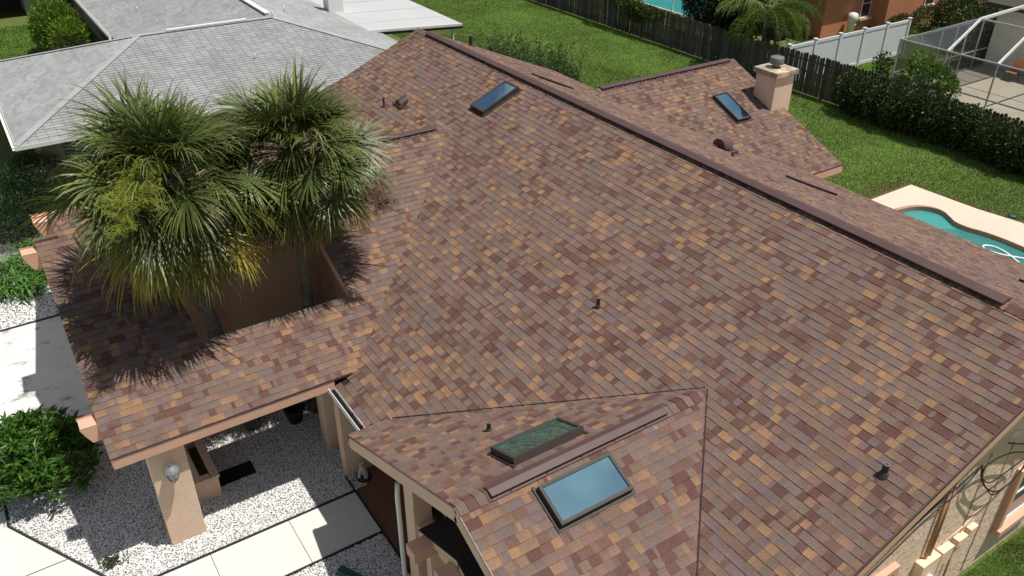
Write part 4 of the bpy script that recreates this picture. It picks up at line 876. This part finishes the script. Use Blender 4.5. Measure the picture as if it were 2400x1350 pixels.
for i in range(24):
    mb = MB(); X = -59.5+i*2.45; mb.box(X, X+.09, YFc+.07, YFc+.16, 0, 1.75, lin(84, 78, 70)); mb.build('post', M['wood'], fe)
vf = empty('vinyl_fence', (-25.1, 36, 0), 'smooth white vinyl privacy fence running away from the wooden fence', 'fence')
ys = [31.75, 33.86, 35.05, 37.23, 38.95, 40.7]
ys = [31.75, 33.55, 35.35, 37.15, 38.95, 40.75]
for y in ys:
    mb = MB(); mb.box(-25.17, -25.03, y-.07, y+.07, 0, 1.86); mb.box(-25.19, -25.01, y-.09, y+.09, 1.86, 1.90); mb.build('post', M['vinyl'], vf, bevel=.006)
for a, b in zip(ys[:-1], ys[1:]):
    mb = MB(); mb.box(-25.12, -25.08, a+.07, b-.07, .2, 1.66); mb.build('panel', M['vinyl'], vf)
    for z0, z1 in ((1.66, 1.80), (.05, .2)):
        mb = MB(); mb.box(-25.14, -25.06, a+.07, b-.07, z0, z1); mb.build('rail', M['vinyl'], vf)
# hedge along the fence on the right
hb = []; Rg = np.random.default_rng(9)
for i in range(46):
    X = -21.2+i*.42; top = 1.35+.40*vnoise(i*.35, 2)+(.30 if -19.5 < X < -15.5 else 0); hb.append(((X, 30.95+Rg.uniform(-.15, .25), top*.55), (.55, .50+Rg.uniform(0, .25), top*.5)))
bush('hedge', hb, 50000, .12, .34, lin(60, 76, 42), 'long overgrown dark green hedge in front of the wooden fence, right', 'hedge', 31, yel=.22, var=.6, stems=hb[::5], loc=(-12, 31, 0), upb=.3)
bush('citrus_tree', [((-18.5, 32.0, 2.0), (.9, .7, .8)), ((-17.9, 32.1, 1.9), (.7, .7, .7)), ((-18.9, 32.2, 2.5), (.5, .5, .45)), ((-17.4, 32.0, 1.7), (.45, .4, .5))], 2400, .15, .32, lin(86, 112, 50), 'small leafy tree standing above the hedge before the screen cage', 'tree', 33, yel=.16)
# sapling with stakes
e = empty('staked_sapling', (-21.5, 33.6, 0), 'thin young tree tied between dark stakes beside the white fence', 'tree'); mb = MB(); mb.tube([(-21.5, 33.6, 0), (-21.5, 33.65, 1.2), (-21.6, 33.7, 2.0)], [.03, .022, .01], 6); Rn = np.random.default_rng(8)
for i in range(16):
    a = Rn.uniform(0, 6.28); z = Rn.uniform(.9, 1.9); mb.tube([(-21.5, 33.65, z), (-21.5+.3*math.cos(a), 33.65+.3*math.sin(a), z+.45)], [.01, .004], 4)
mb.build('trunk', M['bark'], e)
for dx, dy in ((-.35, -.1), (.3, .15), (.05, .4)):
    mb = MB(); mb.box(-21.5+dx, -21.44+dx, 33.6+dy, 33.66+dy, 0, 1.25); mb.build('stake', M['darkgrey'], e)
P, d, kk = blobs([((-21.5, 33.65, 1.6), (.4, .4, .5))], 420, Rn, .1); V, F, C = leaves(P, d+Rn.normal(size=P.shape)*.6, .12, .3, np.array(G3)[None]*Rn.uniform(.7, 2, (len(P), 1)), Rn); npmesh('foliage', V, F, M['leaf'], C, e)
# shrubs behind the roof ridge
cs = []
for i in range(9):
    X = -33.6+i*.62; Y = 20.9+i*.30; cs.append(((X, Y, .75), (.6, .6, .75)))
R9 = np.random.default_rng(77); e = empty('ligustrum_shrub', (-31, 22, 0), 'spiky green shrub row on the lawn behind the long ridge', 'shrub'); Ps = []; Ds = []; mb = MB()
for i in range(150):
    k_ = R9.integers(0, 7); c = cs[k_][0]; a = R9.uniform(0, 6.28); x0, y0 = c[0]+R9.normal(0, .25), c[1]+R9.normal(0, .25); t = R9.uniform(.8, 2.0); ax = np.array([math.cos(a)*.45, math.sin(a)*.45, 1.])
    mb.tube([(x0, y0, 0), (x0+ax[0]*t, y0+ax[1]*t, t)], [.015, .006], 4)
    for j in range(110):
        s_ = R9.uniform(.15, 1.03)*t; wdt = .16*(1.15-s_/t); off = R9.normal(size=3); off[2] *= .3; Ps.append((x0+ax[0]*s_+off[0]*wdt, y0+ax[1]*s_+off[1]*wdt, s_+.02)); Ds.append(off+np.array([0, 0, .8]))
Ps = np.array(Ps); Ds = np.array(Ds); m_ = len(Ps); V, F, C = leaves(Ps, Ds, .085, .3, np.array(lin(72, 98, 44))[None]*R9.uniform(.5, 1.4, (m_, 1)), R9); npmesh('foliage', V, F, M['leaf'], C, e); mb.build('stem', M['bark'], e)

# ------------------------------------------------------------------ neighbour with the grey roof
nb = empty('grey_roof_house', (-38, 8, 0), 'neighbouring house with a pale grey shingle roof and white trim, upper left', 'house')
NP = .30; NCS = math.sqrt(1+NP*NP); NEX, NEY, NEZ, NT = -29.1, .57, 2.42, 5.15; NAX, NAY = NEX-NT, NEY+NT; NAZ = NEZ+NP*NT
GT = [(lin(153, 154, 154), 1)]
GW = [(lin(159, 161, 160), 1)]
Ln = 18.0; nS = NT*NCS
NRY = 10.9                      # right end of the near ridge
shingles('roof_slope', (NEX, NEY, NEZ), (0, 1, 0), Vector((-1, 0, NP))/NCS, NRY+NT-NEY, nS, nb, seed=3, three_tab=True, expo=.15, tones=GT, material=M['grey_shingle'], thick=.013, limit=lambda sc: (sc/NCS, NRY-NEY+NT-sc/NCS))
shingles('roof_slope', (NEX-2*NT, NEY, NEZ), (1, 0, 0), Vector((0, 1, NP))/NCS, 2*NT, nS, nb, seed=4, three_tab=True, expo=.15, tones=GW, material=M['grey_shingle'], thick=.004, limit=lambda sc: (sc/NCS, 2*NT-sc/NCS))
# wing running away (-X), ridge at y=NRY
shingles('roof_slope', (-70, NRY-NT, NEZ), (1, 0, 0), Vector((0, 1, NP))/NCS, 70+NAX+2*0, nS, nb, seed=6, three_tab=True, expo=.15, tones=GT, material=M['grey_shingle'], thick=.005, limit=lambda sc: (0, 70+NAX-NT+sc/NCS+.03))
shingles('roof_slope', (-70, NRY+NT, NEZ), (1, 0, 0), Vector((0, -1, NP))/NCS, 70+NEX, nS, nb, seed=7, three_tab=True, expo=.15, tones=GW, material=M['grey_shingle'], thick=.004, limit=lambda sc: (0, 70+NEX-sc/NCS))
mb = MB(); mb.face([(NEX-2*NT, NEY, NEZ-.02), (NEX-2*NT, NRY-NT, NEZ-.02), (NAX-NT, NRY-NT, NEZ-.02), (NAX, NRY, NAZ-.02), (NAX, NAY, NAZ-.02)], GW[0][0]); mb.build('roof_slope', M['grey_shingle'], nb)
cap_w = M['white_metal']
mb = MB(); mb.beam((NAX, 6.75, NAZ+.06), (NAX, 9.85, NAZ+.06), .16, .05); mb.beam((-42, NRY, NAZ+.06), (-34.75, NRY, NAZ+.06), .22, .05); mb.build('ridge_vent', cap_w, nb)
mb = MB()
for a, b in (((NEX, NEY, NEZ), (NAX, NAY, NAZ)), ((NEX-2*NT, NEY, NEZ), (NAX, NAY, NAZ)), ((NAX, NRY, NAZ), (NEX, NRY+NT, NEZ)), ((NAX, NAY, NAZ), (NAX, NRY, NAZ))):
    mb.beam((a[0], a[1], a[2]+.012), (b[0], b[1], b[2]+.012), .25, .014, col=lin(161, 163, 162))
mb.build('hip_cap', M['grey_shingle'], nb)
WM = M['white_metal']
for a, b in (((NEX+.06, NEY-.05, NEZ-.06), (NEX+.06, NRY+NT, NEZ-.06)), ((NEX-2*NT, NEY-.06, NEZ-.06), (NEX+.05, NEY-.06, NEZ-.06)), ((-60, NRY-NT-.06, NEZ-.06), (NAX-NT-1.6, NRY-NT-.06, NEZ-.06))):
    mb = MB(); d = (Vector(b)-Vector(a)).normalized(); s_ = Vector((d.y, -d.x, 0)); mb.beam(Vector(a)+s_*.06, Vector(b)+s_*.06, .012, .13); mb.beam(Vector(a)-s_*.05, Vector(b)-s_*.05, .012, .13); mb.beam(Vector(a)-Vector((0, 0, .06)), Vector(b)-Vector((0, 0, .06)), .12, .01, col=(.1, .1, .1)); mb.build('gutter', WM, nb)
mb = MB(); mb.box(NAX-NT+.5, NEX-.7, NEY+.7, 15.6, 0, 2.36); mb.box(-62, NAX-NT+.5, 6.5, 15.4, 0, 2.36); mb.build('wall', mat('neighbour_wall', lin(150, 140, 122), .9, noise=(2, .08)), nb)
mb = MB(); mb.box(NEX-.7, NEX-.68, 1.9, 2.9, .9, 2.0); mb.build('window', mat('window_dark', lin(60, 66, 80), .1, spec=.7), nb)
mb = MB(); mb.box(NAX-NT-2.5, NAX-NT-.5, 1.2, 2.8, .01, .03); 
# flat roll-roofed porch
fr = [(-48.0, 14.6, 2.62), (-35.2, 14.9, 2.62), (-34.6, 19.95, 2.42), (-46.5, 20.2, 2.42)]
mb = MB(); mb.prism([Vector(p)-Vector((0, 0, .10)) for p in fr], (0, 0, .10)); mb.build('porch_roof', M['rollroof'], nb)
mb = MB()
for x in (-45.4, -43.1, -41.0, -38.7, -36.6): mb.beam((x, 15.0, 2.617), (x+.35, 20.0, 2.423), .018, .006, col=(1, 1, 1))
mb.build('roofing_seam', mat('seam', lin(168, 168, 166), .9, noise=(3, .2)), nb)
mb = MB(); mb.beam((-35.15, 15.0, 2.58), (-34.55, 19.95, 2.38), .06, .11); mb.build('porch_fascia', WM, nb)
mb = MB(); mb.beam((-35.22, 15.0, 2.46), (-34.62, 20.0, 2.26), .12, .13); mb.build('porch_gutter', M['darkgrey'], nb)
for y in (16, 18, 19.8):
    mb = MB(); mb.box(-35.25, -35.15, y-.04, y+.04, 0, 2.4); mb.build('porch_post', WM, nb)
mb = MB(); mb.box(-39.6, -38.95, 15.2, 15.95, 2.3, 3.9); chn = mb.build('chimney', mat('painted_chimney', lin(222, 222, 218), .8, noise=(3, .08), stain=(3, .57, lin(90, 88, 84), (2, 2, .6))), nb, bevel=.01)
mb = MB(); mb.box(-39.7, -38.85, 15.1, 16.05, 3.9, 4.0); mb.build('cap', M['rollroof'], chn)
def nz(X, Y): return NEZ+NP*min(NEX-X, 99) if X > NAX and Y < NRY+(X-NAX)*-1+99 else NAZ
for x, y, z in ((-31.6, 9.2, NEZ+NP*(-31.6-NEX)*-1), (-34.3, 10.95, NAZ), (-36.5, 12.2, NAZ-NP*1.3), (-43.0, 7.4, NEZ+NP*1.6)):
    mb = MB(); mb.tube([(x, y, z-.1), (x, y, z+.22)], .035, 10); mb.build('vent_pipe', M['aluminium'], nb)
for x, y in ((-33.9, 7.0), (-33.0, 7.6), (-31.0, 7.3)):
    mb = MB(); z = NEZ+NP*(NEX-x)+.018; mb.face([(x, y-.15, z), (x+.12, y-.15, z-.036), (x+.12, y+.2, z-.036), (x, y+.2, z)], (.9, .9, .9)); mb.build('shingle_patch', mat('patch', lin(140, 138, 138), .9), nb)
# things at the far upper left
h2 = empty('pale_house', (-60, 2, 0), 'pale green-grey house wall in shade at the upper left corner', 'house')
mb = MB(); mb.box(-68, -58.5, 3.9, 5.4, 0, 3); mb.build('wall', M['pale_wall'], h2); mb = MB(); mb.box(-68, -61, -6, 3.9, 0, 3); mb.build('wall', M['darkgrey'], h2)  # second wall stands in for a void, its shade painted as dark grey
mb = MB(); mb.prism([(-70, -8, 3.0), (-57.8, -8, 3.0), (-57.8, 6.0, 3.0), (-70, 6.0, 3.0)], (0, 0, .25)); mb.build('roof', M['rollroof'], h2)
mb = MB(); mb.box(-58.49, -58.46, 3.9, 5.4, 1.2, 1.32); mb.build('trim', M['darkgrey'], h2)
bush('tall_bush', [((-47.8, 4.3, 1.5), (1.9, 1.2, 1.3)), ((-46.0, 4.6, 1.2), (1.5, 1.0, 1.1)), ((-49.2, 4.4, 1.6), (1.2, 1.0, 1.2))], 13000, .15, .26, lin(92, 124, 40), 'bright green leafy bush against the grey neighbour roof, upper left', 'bush', 51, yel=.3)
bush('brown_bush', [((-44.6, 4.4, .9), (1.3, .9, .9)), ((-43.2, 4.5, .8), (1.1, .8, .8))], 9000, .08, .34, lin(66, 74, 40), 'brownish green bush below the bright one, upper left', 'bush', 52, yel=.1)
bush('shade_tree', [((-56.5, 0.2, 3.0), (2.0, 2.2, 2.2)), ((-56.5, -1.8, 3.4), (2.4, 2.2, 2.2)), ((-54.8, 1.4, 1.2), (1.0, .6, .8))], 12000, .15, .3, lin(40, 58, 34), 'dark tree at the very upper left corner of the photo', 'tree', 53, yel=.05)

# ------------------------------------------------------------------ behind the fence on the right: pool cage, brick house, trees
AL = M['aluminium']
cg = empty('screen_cage', (-17, 39, 0), 'white framed screen enclosure over a beige patio, upper right', 'screen enclosure')
yC = 35.0; rz = 3.35; yR = 37.4; yH = 42.5
xs_ = [-21.75, -19.49, -17.27, -15.0, -12.8, -10.6]
for i, x in enumerate(xs_):
    mb = MB(); mb.beam((x, yC, 0), (x, yC, 2.4), .06, .06, up=(0, 1, 0)); mb.build('post', AL, cg)
    if i > 0:
        mb = MB(); mb.beam((x, yC, 2.4), (x, yR-.5, 3.5), .07, .11); mb.beam((x, yR-.5, 3.5), (x, yH, 3.7), .07, .11); mb.build('rafter', M['white_metal'], cg)
mb = MB()
for z in (2.4, .9, .06): mb.beam((xs_[0], yC, z), (xs_[-1], yC, z), .05, .06)
mb.beam((-19.49, yR-.5, 3.5), (xs_[-1], yR-.5, 3.5), .05, .07); mb.beam((-19.49, 39.7, 3.6), (xs_[-1], 39.7, 3.6), .05, .05)
mb.beam((-21.75, yC, 2.4), (-19.49, yR-.5, 3.5), .05, .05)
mb.beam((-21.75, yC, 2.4), (-21.75, yH, 2.4), .05, .07)
for y in (36.6, 38.2, 39.4, 40.3, 41.5):
    mb.beam((-21.75, y, 0), (-21.75, y, 2.4), .05, .05, up=(0, 1, 0))
    if y > 36.8: mb.beam((-21.75, y, 2.4), (-19.49, y, 3.55), .04, .05)
mb.beam((-21.75, yC, .9), (-21.75, yH, .9), .04, .05); mb.beam((-21.75, yC, .06), (-21.75, yH, .06), .04, .05); mb.beam((-19.49, yR-.5, 3.5), (-19.49, yH, 3.7), .05, .06)
mb.build('frame', AL, cg)
mb = MB(); mb.face([(-21.77, yC, 0), (-21.77, yH, 0), (-21.77, yH, 2.4), (-21.77, yC, 2.4)]); mb.face([(-21.75, yC-.01, 0), (xs_[-1], yC-.01, 0), (xs_[-1], yC-.01, 2.4), (-21.75, yC-.01, 2.4)]); mb.build('screen_panel', M['screen'], cg)
mb = MB(); mb.face([(-21.75, yC, 2.41), (-19.49, yC, 2.41), (-19.49, yR-.5, 3.5)]); mb.face([(-21.75, yC, 2.41), (-19.49, yR-.5, 3.5), (-19.49, yH, 3.7), (-21.75, yH, 2.41)]); mb.build('screen_panel', M['screen_dark'], cg)
sheet('patio', [(-21.7, 35.0), (-5, 35.0), (-5, 42.4), (-21.7, 42.4)], .03, mat('patio_concrete', lin(206, 196, 176), .85, noise=[(.6, .07), (6, .05)], stain=(1.5, .66, lin(178, 164, 140), (1, 1, 1))))
h3 = empty('white_house', (-15, 46, 0), 'white walled house behind the screen enclosure, upper right corner', 'house')
mb = MB(); mb.box(-21.7, -2, 42.5, 50, 0, 2.9); mb.build('wall', mat('white_wall', lin(206, 206, 202), .9, noise=(2, .05)), h3)
mb = MB(); mb.box(-18.2, -15.6, 42.46, 42.5, .05, 2.2); mb.build('sliding_door', mat('door_glass', lin(70, 74, 78), .1, spec=.7), h3)
mb = MB(); mb.box(-22.2, -1.5, 42.0, 50.5, 2.9, 3.1); mb.build('roof', M['darkgrey'], h3)
def chair(x, y, label):
    e = empty('patio_chair', (x, y, 0), label, 'chair'); mb = MB(); mb.box(x-.25, x+.25, y-.25, y+.25, .4, .45); mb.build('seat', M['brick'], e, bevel=.01); mb = MB(); mb.prism([(x-.25, y+.25, .45), (x+.25, y+.25, .45), (x+.2, y+.36, 1.0), (x-.2, y+.36, 1.0)], (0, .03, 0)); mb.build('backrest', M['brick'], e)
    for dx in (-.22, .22):
        for dy in (-.22, .22): mb = MB(); mb.tube([(x+dx, y+dy, 0), (x+dx*.9, y+dy*.9, .42)], .015, 6); mb.build('leg', M['darkgrey'], e)
chair(-19.6, 41.3, 'reddish patio chair inside the screen cage near the wall')
mb = MB(); mb.tube(smooth([(-17.6, 40.2, .05), (-16.9, 40.0, .05), (-16.6, 40.3, .05), (-17.2, 40.6, .05), (-17.8, 40.4, .05), (-17.3, 40.1, .05)]), .02, 6); tag(mb.build('garden_hose', M['darkgrey']), 'thin dark hose coiled on the beige patio in the cage', 'hose')
# brick house
bh = empty('brick_house', (-32, 44, 0), 'orange brick house beyond the white vinyl fence, top right', 'house')
mb = MB(); mb.box(-38, -29.4, 39.6, 44.0, 0, 3.0); mb.build('wall', M['brick'], bh); mb = MB(); mb.box(-38, -28.6, 44.0, 56, 0, 6.0); mb.build('wall', M['brick'], bh)
mb = MB(); mb.box(-38.2, -28.9, 39.1, 43.98, 2.75, 2.95); mb.build('eave_fascia', M['white_metal'], bh)
mb = MB(); mb.hexa([(-38.2, 39.1, 2.95), (-28.9, 39.1, 2.95), (-28.9, 43.98, 2.95), (-38.2, 43.98, 2.95), (-38.2, 40.5, 4.6), (-33, 40.5, 4.6), (-33, 43.98, 4.6), (-38.2, 43.98, 4.6)]); mb.build('roof', mat('tile_roof', lin(150, 140, 130), .9, noise=(6, .2)), bh)
for X, y0, y1, z0, z1 in ((-29.38, 42.7, 43.5, .75, 2.3), (-28.58, 47.4, 48.3, 1.0, 2.6)):
    mb = MB(); mb.box(X, X+.04, y0, y1, z0, z1); f = mb.build('window', M['white_metal'], bh)
    mb = MB(); mb.box(X+.03, X+.05, y0+.07, y1-.07, z0+.06, (z0+z1)/2-.03); mb.box(X+.03, X+.05, y0+.07, y1-.07, (z0+z1)/2+.03, z1-.06); mb.build('glass', mat('dark_pane', lin(50, 52, 56), .1, spec=.7), f)
    mb = MB(); mb.box(X, X+.16, y0-.1, y1+.1, z0-.14, z0); mb.build('sill', mat('stone_sill', lin(216, 190, 166), .8), f)
mb = MB(); mb.lathe((-29.0, 41.6, 0), [(.2, 0), (.2, .55), (.24, .6), (.24, .66), (.2, .7), (.27, .8), (.3, 1.0), (.24, 1.2), (.12, 1.25), (.001, 1.26)], 20); tag(mb.build('pool_filter', M['white_metal']), 'white rounded pool filter tank against the orange brick wall', 'tank')
# neighbour's pool with teal water behind the fence
sheet('pool_water', [(-47, 37.15), (-37.0, 37.15), (-37.0, 43), (-47, 43)], .04, mat('far_pool', lin(52, 140, 140), .1, noise=(1, .1)))
sheet('patio', [(-48, 36.98), (-36.6, 36.98), (-36.6, 44), (-48, 44)], .02, mat('pool_rim', lin(206, 206, 200), .8))
tc_ = empty('pool_screen_frame', (-40, 36.8, 0), 'white screen frame in front of the teal pool, top of photo', 'screen enclosure')
for x in (-46, -43.4, -40.8, -38.2, -36.4):
    mb = MB(); mb.beam((x, 36.8, 0), (x, 36.8, 2.6), .07, .07, up=(0, 1, 0)); mb.build('post', M['white_metal'], tc_)
for z in (.08, .9, 2.6):
    mb = MB(); mb.beam((-46, 36.8, z), (-36.4, 36.8, z), .05, .06); mb.build('rail', M['white_metal'], tc_)
# trees behind the fence
def tree(name, x, y, h, cs, n, size, asp, c, label, seed, yel=.06, shell=.35):
    return bush(name, cs, n, size, asp, c, label, 'tree', seed, yel=yel, stems=[(cs[0][0], (1, 1, cs[0][1][2]))], loc=(x, y, 0), group='trees behind the wooden fence', shell=shell)
tree('shade_tree', -32.3, 33.4, 4, [((-32.3, 33.6, 2.4), (1.5, 1.2, 1.5)), ((-33.6, 34.2, 3.2), (1.5, 1.3, 1.5)), ((-31.0, 33.6, 1.6), (1.0, .9, 1.2)), ((-30.2, 34, 1.1), (.9, .9, 1.0))], 15000, .15, .3, lin(36, 56, 26), 'dark broadleaf tree just behind the fence beside the teal pool', 71)
tree('shade_tree', -34, 38.5, 5, [((-34.5, 38.5, 2.6), (2.0, 2, 2.2)), ((-36.0, 41, 4.0), (2.5, 2, 2.2)), ((-33, 40, 3.6), (2, 2, 2))], 15000, .17, .3, lin(34, 50, 30), 'large dark tree behind the queen palm, top of photo', 72)
tree('shade_tree', -32.6, 38.6, 3, [((-32.4, 38.4, 1.7), (1.3, 1.0, 1.6)), ((-34.2, 37.0, 1.5), (1.3, .9, 1.4)), ((-31.4, 38.9, 1.2), (.8, .6, 1.1))], 9000, .16, .3, lin(38, 54, 30), 'dark tree against the left end of the orange brick house', 79)
tree('shade_tree', -22.5, 47.5, 4, [((-24.3, 46.5, 1.8), (2.4, 2.0, 1.9)), ((-21.5, 47.0, 2.2), (2.8, 2.0, 2.2)), ((-26.0, 46.5, 1.1), (1.3, 1.2, 1.1)), ((-22.8, 44.5, 1.2), (2.2, 1.5, 1.3))], 26000, .14, .3, lin(70, 86, 46), 'olive green leafy tree right of the brick house', 73, .15)
tree('shade_tree', -18, 52, 6, [((-20, 53, 3), (5, 3, 3.2)), ((-12, 54, 3), (5, 3, 3.2)), ((-27, 56, 3), (4, 3, 3))], 24000, .2, .3, lin(48, 66, 32), 'dark tree mass at the top right corner behind the cage', 74)
tree('shade_tree', -30, 64, 6, [((-33, 66, 4), (6, 4, 4.2)), ((-44, 60, 4), (6, 4, 4.2)), ((-55, 52, 4), (6, 4, 4))], 26000, .28, .3, lin(44, 62, 32), 'far dark trees beyond the brick house', 75)
bush('foundation_bush', [((-27.7, 44.2, .5), (.6, 1.0, .6)), ((-27.6, 42.6, .35), (.6, .9, .45)), ((-27.4, 46, .7), (.7, 1, .7))], 6000, .1, .3, lin(70, 84, 42), 'low bush at the foot of the orange brick wall', 'bush', 76, yel=.15)
bush('vine', [((-36.5, 31.5, 1.75), (1.6, .3, .35)), ((-34.5, 31.45, 1.5), (1.2, .25, .35)), ((-38, 31.5, 1.85), (1.0, .35, .4)), ((-35.5, 31.4, 1.2), (.8, .18, .4))], 7000, .08, .4, lin(70, 96, 34), 'green vine spilling over the top of the wooden fence', 'vine', 77, yel=.2)
# queen palm with arching feathery fronds
def queen_palm(x, y, h, seed, label):
    R = np.random.default_rng(seed); e = empty('queen_palm', (x, y, 0), label, 'palm tree'); mb = MB(); mb.tube([(x, y, 0), (x, y, h)], [.14, .10], 12); mb.build('trunk', M['bark'], e)
    V = []; F = []; C = []; k = 0; st = MB()
    for i in range(20):
        az = i*2.4+R.uniform(-.2, .2); el = math.radians(R.uniform(20, 75)); L = R.uniform(2.7, 3.7); cur = np.array([x, y, h]); hd = np.array([math.cos(az), math.sin(az), 0]); d = el; pts = []; N_ = 26
        for j in range(N_): pts.append(cur.copy()); d -= .085; cur = cur+(hd*math.cos(d)+np.array([0, 0, math.sin(d)]))*L/N_
        st.tube([tuple(p) for p in pts[::3]], .014, 4); sd = np.array([-hd[1], hd[0], 0])
        for j in range(3, N_):
            t = j/N_; ll = .62*math.sin(math.pi*min(t*.9+.12, 1))
            for sg in (-1, 1):
                for q in range(3):
                    p = pts[j]+(pts[min(j+1, N_-1)]-pts[j])*q/3; dv = sd*sg*.75+hd*.35+R.normal(size=3)*.2; dv /= np.linalg.norm(dv); w_ = np.array([0, 0, 1])*.013+hd*.013; c = np.array(lin(104, 124, 58))*R.uniform(.6, 1.3)
                    m1 = p+dv*ll*.5-np.array([0, 0, .04]); m2 = p+dv*ll*.85-np.array([0, 0, ll*.55])
                    V += [p-w_, p+w_, m1+w_, m1-w_, m2+w_*.3, m2-w_*.3]; F += [(k, k+1, k+2, k+3), (k+3, k+2, k+4, k+5)]; C += [c]*6; k += 6
    npmesh('crown', np.array(V), np.array(F), M['leaf'], np.array(C), e); st.build('leaf_stalks', mat('queen_stalk', lin(130, 128, 70), .6), e)
queen_palm(-27.6, 32.9, 2.55, 3, 'feathery queen palm behind the fence, fronds hanging over the white fence')
queen_palm(-29.6, 35.6, 3.5, 8, 'taller queen palm behind, at the top edge of the photo')
e = empty('birdhouse', (-26.5, 32.4, 0), 'dark slatted birdhouse-like feeder just behind the wooden fence', 'bird feeder'); mb = MB(); mb.box(-26.54, -26.46, 32.36, 32.44, 0, 1.7); mb.build('post', M['darkgrey'], e)
mb = MB(); mb.box(-26.85, -26.15, 32.1, 32.7, 1.7, 2.05); mb.build('box', M['terracotta'], e); mb = MB(); mb.prism([(-26.95, 32.0, 2.05), (-26.05, 32.0, 2.05), (-26.5, 32.0, 2.35)], (0, .8, 0)); mb.build('roof', M['black_metal'], e)
